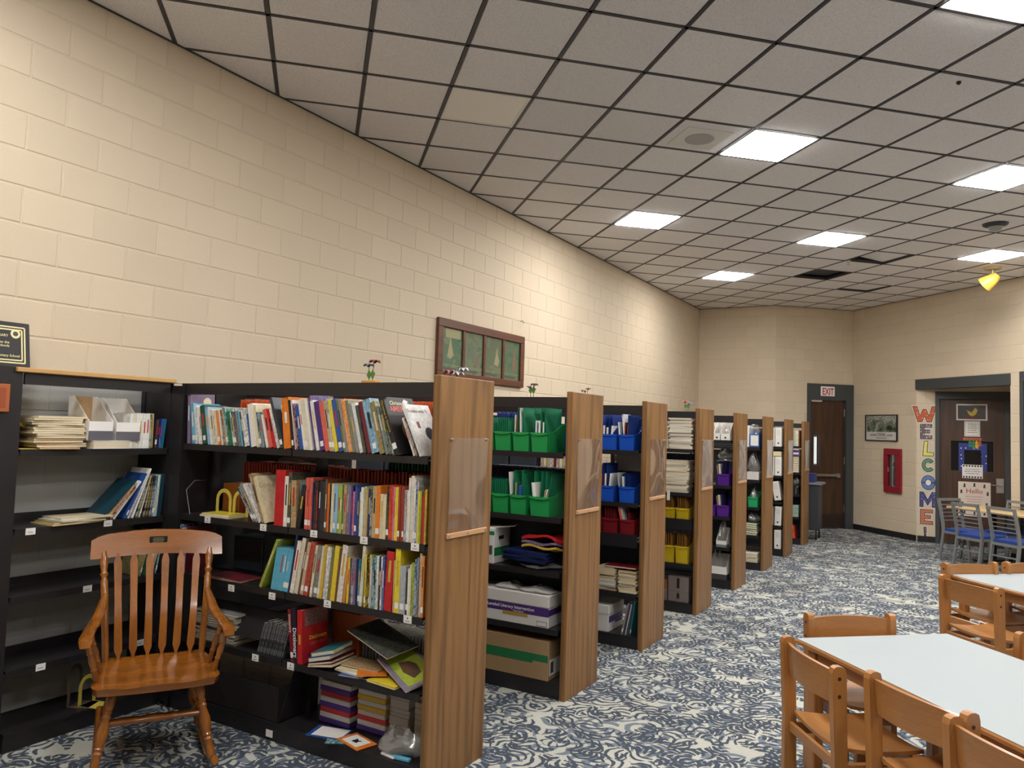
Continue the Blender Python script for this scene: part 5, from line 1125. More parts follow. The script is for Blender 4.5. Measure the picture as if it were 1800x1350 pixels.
# ---- farthest range
y = RY[7]+.016
place_row(Matrix.Translation((0, y, 1.5455)), S('white/maroon:17:25 tan/lightblue:17:25 skyblue/lime:17:25 cream/teal:17:25 white/lime:17:25 tan/maroon:17:25'), 'on the farthest range top shelf', 'books on the farthest range', x0=2.095)
r, w, d = carton('white and purple box on the second shelf of the farthest range', 2.1, 2.2, y, y+.18, 1.385, .11, 0, M_WBOX); B(-w, w, -d-.001, -d-.0002, .06, .1).obj('purple_band', M_PURB, r); B(-w, w, -d-.001, -d-.0002, .005, .03).obj('purple_band', M_PURB, r)
for n, c in enumerate(('blue', 'coral', 'darkred', 'olive', 'darkgreen', 'olive', 'maroon')):
    flat('book', '%s book, %s from the bottom of the pile on the farthest range second shelf' % (c, ordn(n+1)), 'book', 2.15, y+.1, 1.1305+.0355*n, .1, .18, .035, 0, cmat(c), 'book pile on the farthest range')
bag('pale plastic bag on the third shelf of the farthest range', 2.15, y+.1, .93, .1, .16, .12, 81); tag(B(2.1, 2.2, y+.03, y+.18, .7855, .928, .003).obj('book_box', M_BLACK), 'black case under the plastic bag on the farthest range', 'box')
MB().tube([(2.16, y+.01, .79), (2.16, y+.01, .88), (2.17, y+.01, .905), (2.20, y+.01, .905)], .005, 6).obj('grey_handle', M_GREYMET, None, (0, 0, 0), smooth=True); tag(bpy.data.objects['grey_handle'], 'grey bent handle leaning on the black case, farthest range', 'handle')
for n in range(3): tag(B(2.1, 2.2, y, y+.18, .4305+.062*n, .49+.062*n, .003).obj('storage_box', pm('pale_green_box', (146, 168, 154), .5)), 'pale green box, %s from the bottom on the farthest range' % ordn(n+1), 'box', 'pale green boxes on the farthest range')
place_row(Matrix.Translation((0, y, .0955)), [('red/orange', 18, 20, dict(a=6)), ('orange/red', 18, 20, dict(a=6)), ('red', 16, 20, dict(a=6))], 'on the farthest range base shelf', 'orange binders on the farthest range', x0=2.11)

# ================================================================ WALL UNIT CONTENTS  (local x runs along the wall, y inwards)
def wallbase(z, xf=.275): return Matrix.Translation((xf, 0, z+.0005)) @ Matrix.Rotation(PI/2, 4, 'Z')
for n in range(14):
    o = flat('paper_bundle', 'folded newspaper, %s from the bottom of the stack at the upper left' % ordn(n+1), 'newspaper', .165+.012*rnd.uniform(-1, 1), 2.315+.018*rnd.uniform(-1, 1), 1.5225+.0118*n, .2, .27, .0105, rnd.uniform(-5, 5), M_CREAMP if n > 2 else cmat('tan'), 'newspaper stack at the upper left')
bookend('yellow bookend at the far left of the wall shelf beside the newspapers', M_YEL, (.16, 2.155, 1.5125), PI/2, .13, .14)
o = flat('paper', 'brown torn paper hanging over the shelf edge under the newspapers', 'paper', .205, 2.31, 1.5125, .2, .2, .009, -6, cmat('tan'), pages=False)
MG = pm('grey_card_band', (96, 94, 102), .5)
o = flat('paper_bundle', 'thin white paper pack lying under the white magazine files', 'paper', .185, 2.585, 1.5125, .22, .22, .045, 3, M_PAPER)
def wall_file(lab, yl, a, z, inn):
    r = thing('magazine_file', lab, 'file box', (.285, yl, z), PI/2+a, 'white magazine files on the wall shelf'); w, d, h, lo, t = .135, .23, .245, .105, .003
    sp = [(0, 0), (d, 0), (d, h), (d*.78, h), (0, lo)]
    mb = MB().prism(sp, -w/2, -w/2+t, 0).prism(sp, w/2-t, w/2, 0).box(-w/2+t, w/2-t, 0, t, 0, lo).box(-w/2+t, w/2-t, 0, d, 0, t); mb.obj('file_body', M_LABEL, r)
    B(-w/2+t, w/2-t, d-t, d, 0, h).obj('back_panel', inn, r)
    MB().box(-w/2-.0008, w/2+.0008, -.0008, 0, 0, lo*.5).box(w/2, w/2+.0008, 0, d*.2, 0, lo*.5).obj('grey_band', MG, r); return r
wall_file('left white magazine file with a grey foot and brown inside', 2.528, -.05, 1.5585, cmat('tan'))
r = wall_file('right white magazine file leaning to the left with a grey foot', 2.69, -.12, 1.556, M_LABEL)
place_row(wallbase(1.512, .285), S('white:10:20 ivory:10:20 white:10:20.5 white:10:20.5 white:11:20 white:11:20.5 green/white:7:20'), 'of the white row beside the magazine files', 'white books on the wall shelf', x0=2.70, fit=2.838)
o = tag(B(0, .014, 0, .2, 0, .205, .004).obj('divider', cmat('tan')), 'tan rounded divider between the white and blue books, wall shelf', 'divider'); o.matrix_world = wallbase(1.512, .27) @ Matrix.Translation((2.848, 0, 0))
place_row(wallbase(1.512, .27), S('black:7:17@-3 brown/black:8:17@-3 navy:9:17.5@-4 blue:9:17.5@-5 teal/blue:8:17.5@-5'), 'after the tan divider on the wall shelf', 'blue books on the wall shelf', x0=2.93, fit=2.862, right_to_left=True)
for z in (1.512, 1.108): MB().tube([(.27, .80, z), (.25, .795, z+.13), (.2, .792, z+.17), (.12, .792, z+.17)], .0022, 5).obj('wire_bookend', M_GREYMET, wu)
for n, (c, rz) in enumerate((('mustard', 3), ('olive', -2), ('white', 5), ('cream', -3))): flat('magazine', '%s thin magazine, %s from the bottom on the second wall shelf' % (c, ordn(n+1)), 'magazine', .20, 2.42+.02*n, 1.1085+.0085*n, .2, .28, .008, rz, cmat(c), 'flat magazines on the second wall shelf')
w2 = [('darkteal', 9, 30, dict(a=-44)), ('tan/maroon', 12, 24, dict(a=-40)), ('maroon/white', 12, 23, dict(a=-39)), ('white/cream', 14, 26, dict(a=-37)), ('blue/navy', 10, 28, dict(a=-25)), ('white/blue', 9, 27, dict(a=-23)), ('white', 10, 30, dict(a=-20)), ('darkgreen/white', 12, 24, dict(a=-17)), ('tan/white', 9, 25, dict(a=-15)), ('black/white', 10, 24, dict(a=-10)), ('black/mustard', 12, 24.5, dict(a=-9)),
      ('navy/white', 12, 24, dict(a=-6)), ('teal/white', 13, 24, dict(a=-5)), ('white/teal', 12, 24, dict(a=-5)), ('silver/white', 10, 24.5, dict(a=-4)), ('darkteal/black', 20, 25, dict(a=-4)), ('darkteal', 8, 25, dict(a=-4))]
place_row(wallbase(1.108), w2, 'in the second wall shelf row', 'leaning books on the second wall shelf', x0=2.935, fit=2.56, right_to_left=True)
w3 = [('olive/tan', 9, 26, dict(a=-14, d=.2)), ('darkgreen/green', 26, 24, dict(a=-12)), ('white', 10, 20, dict(a=-12)), ('white/green', 12, 22, dict(a=-12)), ('tan', 14, 28, dict(a=-14, d=.2)), ('teal/white', 10, 26, dict(a=-10))]
place_row(wallbase(.765), w3, 'on the third wall shelf', 'books on the third wall shelf', x0=2.93, right_to_left=True)
bookend('yellow arched bookend on the floor level shelf behind the rocking chair', M_YEL, (.215, 2.585, .0955), PI/2+.25, .12, .16)
bookend('grey brown bookend behind the yellow one on the floor level shelf', pm('brown_enamel', (104, 90, 76), .5), (.17, 2.54, .0955), PI/2+.5, .13, .22)
# plaque on top of the wall unit, leaning on the wall
pq = thing('plaque', 'black and gold lettered plaque standing on the wall unit, cut by the left border', 'plaque', (.16, 2.02, 1.9305), PI/2); pq.rotation_euler = (math.radians(-9), 0, PI/2)
B(-.19, .178, 0, .022, 0, .245, .004).obj('plaque_board', pm('gloss_black', (26, 20, 24), .32, 0, .3), pq)
M_GOLD = pm('gold_print', (196, 186, 138), .35, .4)
mb = MB()
for q in (.028, .042): mb.box(-.19+q, .178-q, -.001, 0, q-.004, q+.003).box(-.19+q, .178-q, -.001, 0, .245-q-.003, .245-q+.004).box(.178-q-.003, .178-q+.004, -.001, 0, q, .245-q).box(-.19+q-.004, -.19+q+.003, -.001, 0, q, .245-q)
mb.obj('gold_border', M_GOLD, pq)
MB().tube([(.105, 0, .182), (.105, -.002, .182)], .024, 20).obj('gold_seal', M_GOLD, pq); MB().tube([(.105, -.002, .182), (.105, -.003, .182)], .013, 14).obj('seal_centre', pm('seal_dark', (60, 54, 40), .4), pq)
for s, z in (('LIBRARY', .164), ('service to the', .128), ('Public Schools', .110), ('Elementary School', .058)): text('lettering', s, .0185, M_GOLD, pq, front_m(.075 if z > .1 and z < .15 else (.07 if z > .15 else .125), -.0008, z), .0002, .0003, 'RIGHT')

# ================================================================ ORNAMENTS ON THE RANGES
def flower_head(mb, x, y, z, r, n, droop=.35):
    for i in range(n):
        a = 2*PI*i/n; c, s = math.cos(a), math.sin(a); w = r*.42
        mb.add([(x, y, z), (x+c*r*.6-s*w, y+s*r*.6+c*w, z+.1*r), (x+c*r, y+s*r, z-droop*r), (x+c*r*.6+s*w, y+s*r*.6-c*w, z+.1*r), (x, y, z-.1*r), (x+c*r*.6, y+s*r*.6, z+.02*r)], [(0, 1, 5), (0, 5, 3), (1, 2, 5), (5, 2, 3), (4, 3, 2), (4, 2, 1)])
    return mb
def flowers(label, x, y, heads, base=True, z=1.906):
    r = thing('flower_ornament', label, 'ornament', (x, y, z), 0, 'metal flower ornaments on the ranges')
    if base: B(-.05, .05, -.02, .02, 0, .026, .003).obj('wooden_foot', pm('golden_wood', (196, 140, 62), .4), r)
    else: B(-.02, .02, -.015, .015, 0, .006, .002).obj('clear_foot', M_GREYMET, r)
    for hx, hz, c, hr in heads:
        st = MB().tube([(hx*.55, 0, .004), (hx*.6, 0, hz*.6), (hx, 0, hz)], .0022, 5).obj('stem', pm('stem_green', (64, 96, 48), .5), r)
        MB().prism([(hx*.6, .03), (hx*.6-.016, .055), (hx*.6-.004, .085), (hx*.6+.016, .065)], -.002, .002, 1).obj('leaf', pm('leaf_green', (84, 124, 56), .5), st)
        flower_head(MB(), hx, 0, hz, hr, 6).obj('petals', pm('petal_'+c, {'steel': (92, 108, 132), 'wine': (112, 44, 50), 'pale': (176, 176, 182), 'red': (190, 60, 54), 'blue': (120, 156, 196), 'gold': (222, 176, 70), 'lilac': (170, 160, 190)}[c], .4), st)
        MB().tube([(hx, 0, hz-.014), (hx, 0, hz+.004)], [.009, .004], 8).obj('flower_centre', pm('flower_dark', (40, 40, 58), .5), st)
flowers('blue and dark red metal flowers in a wooden foot on the nearest range', 1.634, RY[0]+MID, [(-.018, .115, 'steel', .034), (.024, .135, 'wine', .036)])
flowers('pale and dark red metal flowers on the second range beside the picture', 1.855, RY[1]+MID, [(-.03, .085, 'pale', .024), (.01, .10, 'wine', .032)], False)
flowers('small yellow and red metal flowers behind the third oak panel', 1.625, RY[2]+MID, [(-.025, .135, 'lilac', .02), (.0, .13, 'gold', .02), (.03, .15, 'red', .026)], False)
flowers('red and blue metal flowers on the fourth range', 2.07, RY[3]+MID, [(-.012, .105, 'red', .034), (.035, .09, 'blue', .028)], False)
fl = thing('flower_ornament', 'drooping red and white metal flowers behind the top of the nearest oak panel', 'ornament', (2.17, RY[0]+MID, 1.906), 0, 'metal flower ornaments on the ranges')
B(-.04, .04, -.02, .02, 0, .02, .003).obj('wooden_foot', MATS['golden_wood'], fl)
for hx, hz, c, hr in ((-.01, .075, 'wine', .04), (.045, .065, 'pale', .035), (.075, .085, 'pale', .03)):
    st = MB().tube([(0, 0, .01), (hx*.6, 0, hz*.7), (hx, 0, hz)], .002, 5).obj('stem', MATS['stem_green'], fl); flower_head(MB(), hx, 0, hz, hr, 6, .5).obj('petals', MATS['petal_'+c], st)

# ---- framed picture on the left wall
pc = thing('framed_picture', 'brown wooden frame with four green story pictures on the block wall', 'picture', (.0055, 6.86, 2.165), PI/2)
w, h = .85, .592; mb = MB().box(-w, w, -.035, 0, 0, .07, .005).box(-w, w, -.035, 0, h-.085, h, .005).box(-w, -w+.085, -.035, 0, .07, h-.085, .003).box(w-.085, w, -.035, 0, .07, h-.085, .003)
pw = (2*w-.17-3*.04)/4
for i in range(3): x = -w+.085+(i+1)*pw+i*.04; mb.box(x, x+.04, -.03, 0, .07, h-.085, .003)
mb.obj('frame', M_FRAMEW, pc)
GPN = [printed('story_green_%d' % i, [(122, 146, 112), (84, 136, 104), (150, 158, 124), (134, 138, 108)][i:]+[(122, 146, 112), (84, 136, 104), (150, 158, 124)][:i], 5+i, (1, 1, 1.3)) for i in range(4)]
M_CRM = pm('story_cream', (222, 202, 152), .5); M_PNK = pm('story_rose', (176, 130, 104), .5)
for i in range(4):
    x0 = -w+.085+i*(pw+.04); q = B(x0, x0+pw, -.012, -.004, .07, h-.085).obj('picture_pane', GPN[i], pc); cx = x0+pw/2
    B(x0+.004, x0+pw-.004, -.0128, -.012, .135, .139).obj('white_line', M_CRM, q); B(x0+.01, x0+pw*.75, -.0128, -.012, .09, .112).obj('caption_band', pm('caption_print', (92, 100, 84), .6), q)
    if i == 0: MB().prism([(cx-.08, .22), (cx-.02, .2), (cx+.03, .24), (cx-.01, .36), (cx-.025, .44), (cx-.05, .34)], -.0134, -.0122, 1).obj('pear_shape', M_CRM, q); B(x0+.06, x0+pw-.03, -.0132, -.0122, .41, .5).obj('pale_patch', M_CRM, q)
    if i == 1: MB().prism([(cx-.12, .24), (cx+.04, .22), (cx+.02, .34), (cx-.03, .42), (cx-.05, .42), (cx-.08, .34)], -.0134, -.0122, 1).obj('grey_shape', pm('story_grey', (136, 146, 124), .5), q); MB().prism([(cx+.02, .17), (cx+.11, .18), (cx+.1, .23), (cx+.04, .24)], -.0136, -.0124, 1).obj('rose_shape', M_PNK, q)
    if i == 2: MB().prism([(cx+.02, .22), (cx+.1, .2), (cx+.13, .26), (cx+.09, .33), (cx+.085, .42), (cx+.06, .34)], -.0134, -.0122, 1).obj('pear_shape', M_CRM, q)
    if i == 3: MB().prism([(cx+.02, .18), (cx+.06, .18), (cx+.1, .28), (cx+.07, .42), (cx+.05, .42), (cx+.02, .3)], -.0134, -.0122, 1).obj('rose_shape', M_PNK, q)
B(-w+.08, w-.08, -.0165, -.0155, .065, h-.08).obj('cover_glass', M_GLASS, pc)
hk = MB().tube([(.004, 7.66, 2.935), (.03, 7.66, 2.94), (.035, 7.675, 2.915), (.03, 7.69, 2.92)], .006, 6).obj('wall_hook', M_GREYMET, None, smooth=True); tag(hk, 'small hook on the left wall right of the picture', 'hook')

# ================================================================ CEILING FITTINGS
q = gp(6.49, .54); sp = thing('ceiling_speaker', 'round ceiling speaker grille in a square plate beside the large light', 'speaker', (*q, H-.003), PI/2-TH)
B(-.2, .2, -.2, .2, -.004, .002, .002).obj('plate', pm('speaker_plate', (226, 222, 218), .7), sp); MB().tube([(0, 0, -.004), (0, 0, -.008), (0, 0, -.010)], [.12, .12, .11], 24).obj('grille', pm('speaker_grille', (176, 172, 170), .7), sp)
q = gp(13.48, 2.51); se = thing('ceiling_sensor', 'dark ceiling sensor with a pale dome at the upper right', 'sensor', (*q, H-.002)); MB().tube([(0, 0, 0), (0, 0, -.02), (0, 0, -.035)], [.13, .12, .08], 16).obj('mount', pm('sensor_dark', (52, 54, 58), .5), se, smooth=True); MB().tube([(0, 0, -.036), (0, 0, -.07), (0, 0, -.085)], [.075, .06, .025], 16).obj('dome', pm('sensor_pale', (150, 150, 148), .4), se, smooth=True)
q = gp(16.42, 5.38); s2 = thing('spotlight', 'small yellow cone spotlight hanging below the far ceiling', 'lamp', (*q, H-.002))
MB().tube([(0, 0, 0), (0, 0, -.03)], [.11, .1], 14).obj('canopy', pm('brass_pale', (176, 160, 120), .4), s2, smooth=True); MB().tube([(0, 0, -.03), (0, 0, -.11)], .012, 8).obj('stem', MATS['brass_pale'], s2)
MB().tube([(.06, -.02, -.11), (.02, -.01, -.15), (-.05, .0, -.2), (-.1, .02, -.235)], [.045, .075, .10, .115], 16).obj('cone_shade', pm('yellow_shade', (226, 178, 72), .4), s2, smooth=True)
q = gp(13.05, 5.95); sh = thing('sprinkler_head', 'small metal sprinkler head beside the lifted ceiling tile', 'sprinkler', (*q, H-.004)); MB().tube([(0, 0, 0), (0, 0, -.01), (0, 0, -.05)], [.03, .02, .01], 10).obj('body', M_CHROME, sh, smooth=True); MB().tube([(0, 0, -.05), (0, 0, -.055)], .025, 10).obj('deflector', M_CHROME, sh)
q = gp(8.38, -1.86); tag(MB().tube([(0, 0, 0), (0, 0, -.012), (0, 0, -.02)], [.016, .014, .006], 10).obj('ceiling_hook', M_BLACK, None, (*q, H-.002)), 'tiny dark hook in the ceiling at the upper right', 'hook')
hv = tag(B(-.27, .27, -.27, .27, .05, .06).obj('duct_cover', pm('duct_dark', (44, 50, 58), .6), None, (*hb, H), PI/2-TH), 'dark duct added as painted darkness above the missing ceiling tile', 'backing')  # dark plate added above the missing tile, its colour stands in for shade
# ================================================================ ROCKING CHAIR
rk = thing('rocking_chair', 'varnished wooden rocking chair with slatted back in the corner by the shelves', 'chair', (.955, 2.475, 0), math.radians(57.5))
def rocker_z(y): return .004+((y-.02)**2)/(2*.95)
ROCKS = {}
for s in (-1, 1):
    n = 12; ys = [-.335+i*(.80/n) for i in range(n+1)]; mb = MB()
    mb.tube([(s*(.245+.02*(.3-y)), y, rocker_z(y)+.022) for y in ys], [(.016, .022)]*(n+1), 8, up=(0, 0, 1)); ROCKS[s] = mb.obj('rocker', M_ROCK, rk, smooth=True)
LEGP = [(0, .014), (.06, .019), (.12, .024), (.2, .021), (.25, .016), (.27, .021), (.30, .016), (.33, .021), (.36, .016), (.5, .026), (.6, .024), (.68, .017), (.70, .022), (.73, .017), (.76, .022), (.79, .017), (.92, .021), (1, .016)]
for s in (-1, 1):
    MB().turned((s*.185, -.15, .415), (s*.252, -.25, rocker_z(-.25)+.03), LEGP, 12).obj('leg', M_ROCK, rk, smooth=True)
    MB().turned((s*.155, .15, .415), (s*.238, .24, rocker_z(.24)+.03), LEGP, 12).obj('leg', M_ROCK, rk, smooth=True)
    SPN = [(0, .011), (.1, .015), (.25, .012), (.3, .016), (.34, .012), (.5, .017), (.65, .012), (.7, .016), (.74, .012), (.9, .014), (1, .011)]
    MB().turned((s*.21, -.19, .22), (s*.205, .20, .22), SPN, 10).obj('stretcher', M_ROCK, rk, smooth=True)
MB().turned((-.21, -.185, .27), (.21, -.185, .27), SPN, 10).obj('stretcher', M_ROCKH, rk, smooth=True); MB().turned((-.21, .2, .30), (.21, .2, .30), SPN, 10).obj('stretcher', M_ROCKH, rk, smooth=True)
MB().turned((-.21, .0, .215), (.21, .0, .215), SPN, 10).obj('stretcher', M_ROCKH, rk, smooth=True)
def seat_out(u):  # half width along depth v (0 front .. 1 back)
    return .285-.035*u-.03*max(0, u-.8)*5*.6
def seat_fn(top):
    def f(u, v):
        x = (u*2-1); wv = seat_out(v); yy = -.235+.455*v-.022*(1-abs(x)**2.5)*(1-v)+.0*v; rr = 1-.10*max(0, 1-v*7)**2
        z = .45+.012*v-(.016*math.exp(-((abs(x)-.48)/.26)**2)*math.exp(-((v-.55)/.34)**2))-.006*math.exp(-((abs(x)-.5)/.22)**2)*max(0, 1-v*4)-.01*max(0, abs(x)-.9)*10*.4
        return (x*wv*rr, yy, z if top else .415)
    return f
mb = MB(); nx, ny = 20, 12; ft, fb = seat_fn(1), seat_fn(0); vs = [ft(i/nx, j/ny) for j in range(ny+1) for i in range(nx+1)]; ns = len(vs)
vs += [tuple(V((a*.97, b*.97+.0, .413))) for a, b, c in [fb(i/nx, j/ny) for j in range(ny+1) for i in range(nx+1)]]; w_ = nx+1
fs = [(j*w_+i, j*w_+i+1, (j+1)*w_+i+1, (j+1)*w_+i) for j in range(ny) for i in range(nx)]; fs += [tuple(a+ns for a in reversed(f)) for f in fs]
ed = list(range(nx+1))+[j*w_+nx for j in range(1, ny+1)]+[ny*w_+i for i in range(nx-1, -1, -1)]+[j*w_ for j in range(ny-1, 0, -1)]
fs += [(ed[(i+1) % len(ed)], ed[i], ed[i]+ns, ed[(i+1) % len(ed)]+ns) for i in range(len(ed))]
mb.add(vs, fs).obj('seat', M_ROCKH, rk, smooth=True)
def back_y(z): return .185+.25*((z-.45)/.6)**1.25
PB = [(.455, .014), (.50, .017), (.80, .018), (.83, .018), (.85, .013), (.865, .021), (.88, .014), (.90, .018), (.93, .022), (.955, .016), (.975, .012)]
for s in (-1, 1):
    MB().tube([(s*(.225+.04*(z-.45)/.55), back_y(z)-.01, z) for z, r in PB], [(r, r*.85) for z, r in PB], 10).obj('back_post', M_ROCK, rk, smooth=True)
for i in range(6):
    u = (i-2.5)/2.5; mb = MB(); zz = [.452, .475, .505, .56, .64, .72, .80, .87, .92, .945, .965]; hw = [.006, .008, .0185, .0185, .0175, .0165, .017, .018, .019, .012, .005]; L = []
    for z, q in zip(zz, hw):
        x = u*(.168+.03*(z-.45)/.55); y = back_y(z)+.02*(1-u*u)-.028*math.exp(-((z-.66)/.12)**2); L.append((x, y, z, q))
    vs = []
    for x, y, z, q in L: vs += [(x-q, y-.006, z), (x+q, y-.006, z), (x+q, y+.006, z), (x-q, y+.006, z)]
    k4 = len(L); fs = [(a*4+b, a*4+(b+1) % 4, (a+1)*4+(b+1) % 4, (a+1)*4+b) for a in range(k4-1) for b in range(4)]+[(3, 2, 1, 0), tuple((k4-1)*4+b for b in range(4))]
    mb.add(vs, fs).obj('back_slat', M_ROCK, rk, smooth=True)
def crest(u, v):
    x = (u*2-1); top = 1.075-.026*x*x-.05*max(0, abs(x)-.86)**1.2*6*.55; bot = .958-.012*x*x-.006+.03*max(0, abs(x)-.9)*4*.3; z = bot+(top-bot)*v
    return (x*.325, back_y(z)-.012+.045*(1-x*x)-.02, z)
cr = MB().surf(20, 4, crest, (0, .026, 0)).obj('crest_rail', M_ROCKH, rk, smooth=True)
cy = crest(.5, .5)[1]; B(-.045, .045, cy-.004, cy-.0005, 1.0, 1.042, .002).obj('nameplate', pm('plate_black', (30, 30, 30), .3), cr)
lines_m = MB()
for k in range(4): lines_m.box(-.03+.004*(k % 2), .03-.004*(k % 2), cy-.0046, cy-.004, 1.0075+.008*k, 1.0095+.008*k)
lines_m.obj('plate_print', M_GOLD, cr)
for s in (-1, 1):
    arm = [(s*.243, .225, .775), (s*.252, .19, .75), (s*.268, .13, .70), (s*.288, .06, .67), (s*.30, -.02, .668), (s*.308, -.10, .66), (s*.312, -.16, .662), (s*.312, -.195, .652), (s*.312, -.205, .630)]
    MB().tube(arm, [(.015, .02), (.022, .017), (.025, .016), (.027, .016), (.028, .016), (.029, .016), (.031, .017), (.029, .017), (.022, .012)], 10, up=(0, 0, 1)).obj('arm', M_ROCK, rk, smooth=True)
    MB().turned((s*.255, -.135, .45), (s*.308, -.15, .652), SPN, 10).obj('arm_spindle', M_ROCK, rk, smooth=True); MB().turned((s*.245, -.01, .455), (s*.298, -.02, .66), SPN, 10).obj('arm_spindle', M_ROCK, rk, smooth=True)

# ================================================================ READING TABLES AND WOODEN CHAIRS
UA = math.radians(42.5); TU = V((math.cos(UA), math.sin(UA))); TV = V((math.sin(UA), -math.cos(UA)))
def library_table(lab, corner, Lu, Lv, z=.69):
    r = thing('reading_table', lab, 'table', (corner[0]+TU.x*Lu/2+TV.x*Lv/2, corner[1]+TU.y*Lu/2+TV.y*Lv/2, 0), UA, 'white topped reading tables'); a, b = Lu/2, Lv/2
    B(-a, a, -b, b, z-.028, z-.001, .007).obj('edge_band', M_MAPLEH, r); B(-a+.006, a-.006, -b+.006, b-.006, z-.001, z+.0012, .0008).obj('table_top', M_WHITELAM, r)
    for sx in (-1, 1):
        for sy in (-1, 1): B(sx*(a-.07)-.028, sx*(a-.07)+.028, sy*(b-.07)-.028, sy*(b-.07)+.028, 0, z-.028, .006).obj('leg', M_MAPLE, r)
    MB().box(-a+.1, a-.1, -b+.06, -b+.08, z-.10, z-.028).box(-a+.1, a-.1, b-.08, b-.06, z-.10, z-.028).box(-a+.06, -a+.08, -b+.1, b-.1, z-.10, z-.028).box(a-.08, a-.06, -b+.1, b-.1, z-.10, z-.028).obj('apron', M_MAPLEH, r)
    return r
library_table('white topped reading table nearest the camera, its corner towards the shelves', (3.695, 4.10), .885, 1.83); library_table('white topped reading table farther back at the right edge', (4.333, 6.76), .885, 1.83)
def chair_parts(r):
    M1, M2 = M_MAPLE, M_MAPLEH
    for s in (-1, 1):
        p = MB(); x0, x1 = s*.222-.016, s*.222+.016
        p.prism([(.175, 0), (.235, 0), (.232, .42), (.245, .755), (.238, .775), (.225, .782), (.205, .782), (.190, .775), (.184, .755), (.178, .42)], x0, x1, 0); p = p.obj('back_post', M1, r)
        for z in (.735, .665): MB().tube([(s*.2375, .214, z), (s*.2392, .214, z)], .0075, 10).obj('bolt', pm('bolt_dark', (58, 40, 30), .4), p)
        B(s*.222-.016, s*.222+.016, -.165, -.11, 0, .425, .004).obj('front_leg', M1, r)
        B(s*.222-.011, s*.222+.011, -.11, .178, .345, .40, .004).obj('seat_rail', M2, r); B(s*.222-.010, s*.222+.010, -.11, .178, .12, .155, .004).obj('stretcher', M2, r)
    def rail(u, v):
        x = u*2-1; return (x*.206, .196+.032*(1-x*x)+.012*v, .625+.135*v-.008*x*x*v+.004*v)
    MB().surf(12, 2, rail, (0, .016, 0)).obj('back_rail', M2, r, smooth=True)
    def seat(u, v):
        x = u*2-1; return (x*.204, -.165+.355*v, .425+.018*abs(x)**2.2-.01*math.sin(PI*v)+.012*v*v)
    MB().surf(12, 6, seat, (0, 0, -.016)).obj('seat', M2, r, smooth=True)
    B(-.204, .204, -.158, -.138, .345, .40, .003).obj('seat_rail', M2, r); B(-.204, .204, .195, .213, .36, .405, .003).obj('seat_rail', M2, r)
def copy_tree(o, parent=None):
    c = o.copy(); COL.objects.link(c)
    if parent is not None: c.parent = parent
    for ch in list(o.children): copy_tree(ch, c)
    return c
WCH = [('wooden library chair at the left side of the near table, nearest the shelves', (3.727, 3.752), (3.99, 3.384), 'U'), ('wooden library chair in the middle of the near table side, right of the first one', (4.118, 3.40), (4.437, 3.105), 'U'), ('wooden library chair cut by the bottom edge, rightmost of the near side', (4.396, 3.028), (4.691, 2.708), 'U'),
    ('wooden library chair pushed in behind the far end of the near table', (3.718, 4.285), (4.105, 4.56), 'V'), ('wooden library chair pushed in at the far table end, left one of two', (4.289, 6.69), (4.655, 7.05), 'V'), ('wooden library chair at the far table end, cut by the right border', (4.698, 7.09), (5.05, 7.44), 'V'),
    ('wooden library chair at the left side of the far table', (4.315, 6.125), (4.617, 5.815), 'U'), ('wooden library chair tucked behind the near table at the right border', (4.662, 4.528), (4.98, 4.22), 'N')]
proto = None
for lab, a, b, mode in WCH:
    a, b = V(a), V(b); c = (a+b)/2; d = (b-a).normalized()
    # local +x runs along the back; local -y is the way the sitter looks
    if mode == 'U': f = V((-d.y, d.x))
    elif mode == 'V': f = V((d.y, -d.x))
    else: f = V((d.y, -d.x))
    if mode == 'U' and f.dot(TU) < 0: f = -f
    if mode == 'V' and f.dot(TV) < 0: f = -f
    if mode == 'N' and f.dot(TU) > 0: f = -f
    rz = math.atan2(f.x, -f.y); o = c+f*.21
    if proto is None: r = proto = thing('library_chair', lab, 'chair', (o.x, o.y, 0), rz, 'wooden library chairs at the tables'); chair_parts(r)
    else: r = copy_tree(proto); r.location = (o.x, o.y, 0); r.rotation_euler = (0, 0, rz); r['label'] = lab
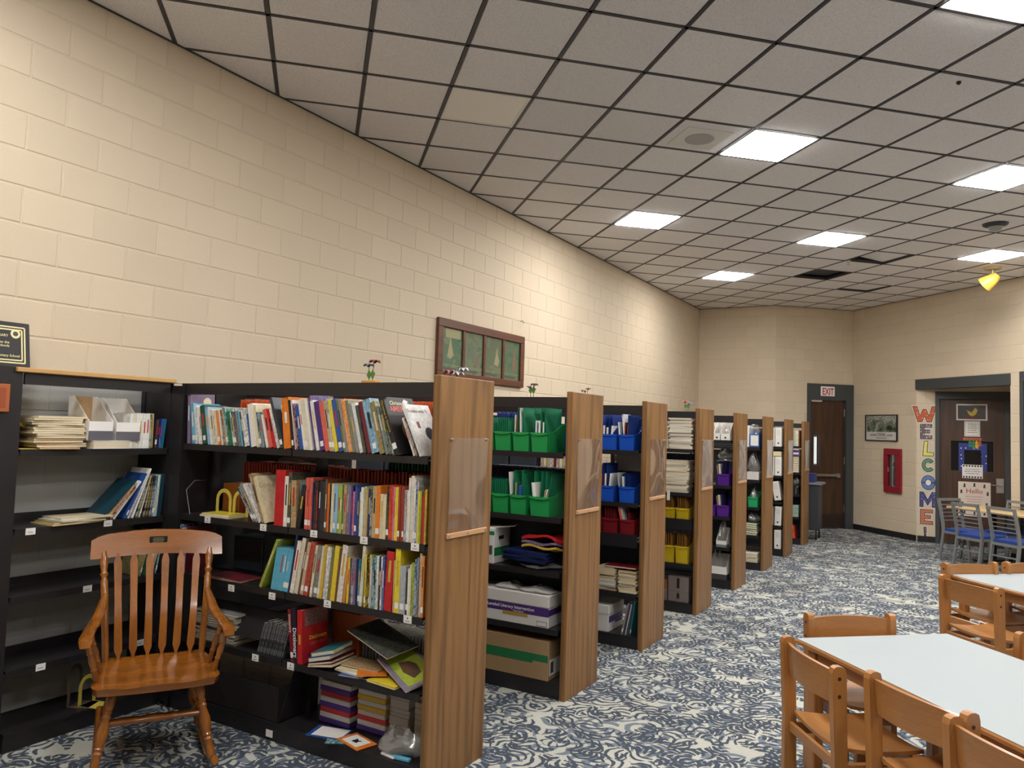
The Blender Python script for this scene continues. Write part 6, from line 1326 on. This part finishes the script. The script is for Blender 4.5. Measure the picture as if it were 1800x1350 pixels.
# ---- light table and metal chairs far right
ct = thing('side_table', 'long pale wooden table with metal chairs at the far right', 'table', (5.35, 12.55, 0), math.radians(-43.6))
B(-1.2, 1.2, -.38, .38, .71, .745, .006).obj('table_top', M_TABLEW, ct)
for x in (-.75, .75): MB().box(x-.03, x+.03, -.03, .03, .03, .71).box(x-.05, x+.05, -.3, .3, 0, .03, .005).obj('leg', pm('table_leg_black', (40, 40, 42), .4), ct)
def metal_chair(r):
    for s in (-1, 1):
        P = [(s*.195, .275, 0), (s*.195, .225, .25), (s*.195, .20, .42), (s*.195, .21, .52), (s*.195, .245, .70), (s*.195, .285, .87)]
        mb = MB()
        for a, b in zip(P, P[1:]): mb.bar(a, b, .022, .042, (0, 1, 0))
        mb.obj('back_frame', M_GREYMET, r); MB().bar((s*.195, -.19, .42), (s*.195, -.22, 0), .022, .036, (0, 1, 0)).obj('front_leg', M_GREYMET, r)
        MB().bar((s*.195, -.2, .405), (s*.195, .2, .405), .022, .03).obj('seat_frame', M_GREYMET, r)
    MB().bar((-.206, .284, .855), (.206, .284, .855), .03, .035).obj('top_rail', M_GREYMET, r)
    for i in range(5):
        z = .565+.055*i; y = .21+(z-.52)*.19; MB().bar((-.19, y, z), (.19, y, z), .010, .012).obj('back_slat', M_GREYMET, r)
    MB().bar((-.19, .215, .40), (.19, .215, .40), .022, .036).obj('seat_frame', M_GREYMET, r); MB().bar((-.19, .233, .25), (.19, .233, .25), .016, .018).obj('stretcher', M_GREYMET, r); MB().bar((-.19, -.198, .405), (.19, -.198, .405), .022, .03).obj('seat_frame', M_GREYMET, r)
    def st(u, v):
        x = u*2-1; y = v*2-1; return (x*.19, y*.2-.005, .455+.022*(1-x**4)*(1-y**4))
    MB().surf(8, 8, st, (0, 0, -.035)).obj('seat', M_BLUESEAT, r, smooth=True)
MCH = [('grey metal chair with a blue seat, left of the two nearest the pale table', (4.302, 12.15), (4.62, 11.85), 1), ('grey metal chair with a blue seat, right of the two nearest the pale table', (4.70, 11.80), (5.01, 11.49), 1), ('grey metal chair at the left end of the pale table beside the WELCOME letters', (4.135, 12.70), (4.40, 13.01), 2), ('grey metal chair on the far side of the pale table beside the pier', (4.98, 13.28), (5.30, 12.98), 3)]
mp = None
for lab, a, b, md in MCH:
    a, b = V(a), V(b); c = (a+b)/2; d = (b-a).normalized(); f = V((-d.y, d.x)); tgt = V((5.35, 12.55))-c
    if f.dot(tgt) < 0: f = -f
    o = c-f*(-.27); rz = math.atan2(f.x, -f.y)
    if mp is None: r = mp = thing('metal_chair', lab, 'chair', (o.x, o.y, 0), rz, 'grey metal chairs at the pale table'); metal_chair(r)
    else: r = copy_tree(mp); r.location = (o.x, o.y, 0); r.rotation_euler = (0, 0, rz); r['label'] = lab
# ---- dark utility cart by the exit door
ca = thing('utility_cart', 'dark grey wheeled cart with a pale top beside the exit door', 'cart', (2.21, 13.75, 0), math.radians(0))
B(-.17, .17, -.2, .2, .16, .90, .01).obj('cart_body', pm('cart_dark', (54, 56, 60), .5), ca); B(-.2, .22, -.23, .23, .90, .945, .012).obj('cart_top', pm('cart_top', (132, 134, 140), .4), ca); B(-.18, .10, -.18, .1, .946, 1.09, .006).obj('blue_crate', pm('crate_blue', (38, 54, 118), .5), ca)
for sx in (-1, 1):
    for sy in (-1, 1): MB().bar((sx*.13, sy*.16, .16), (sx*.13, sy*.16, .07), .02, .02).tube([(sx*.13-.012, sy*.16, .05), (sx*.13+.012, sy*.16, .05)], .05, 12).obj('wheel', M_BLACK, ca)
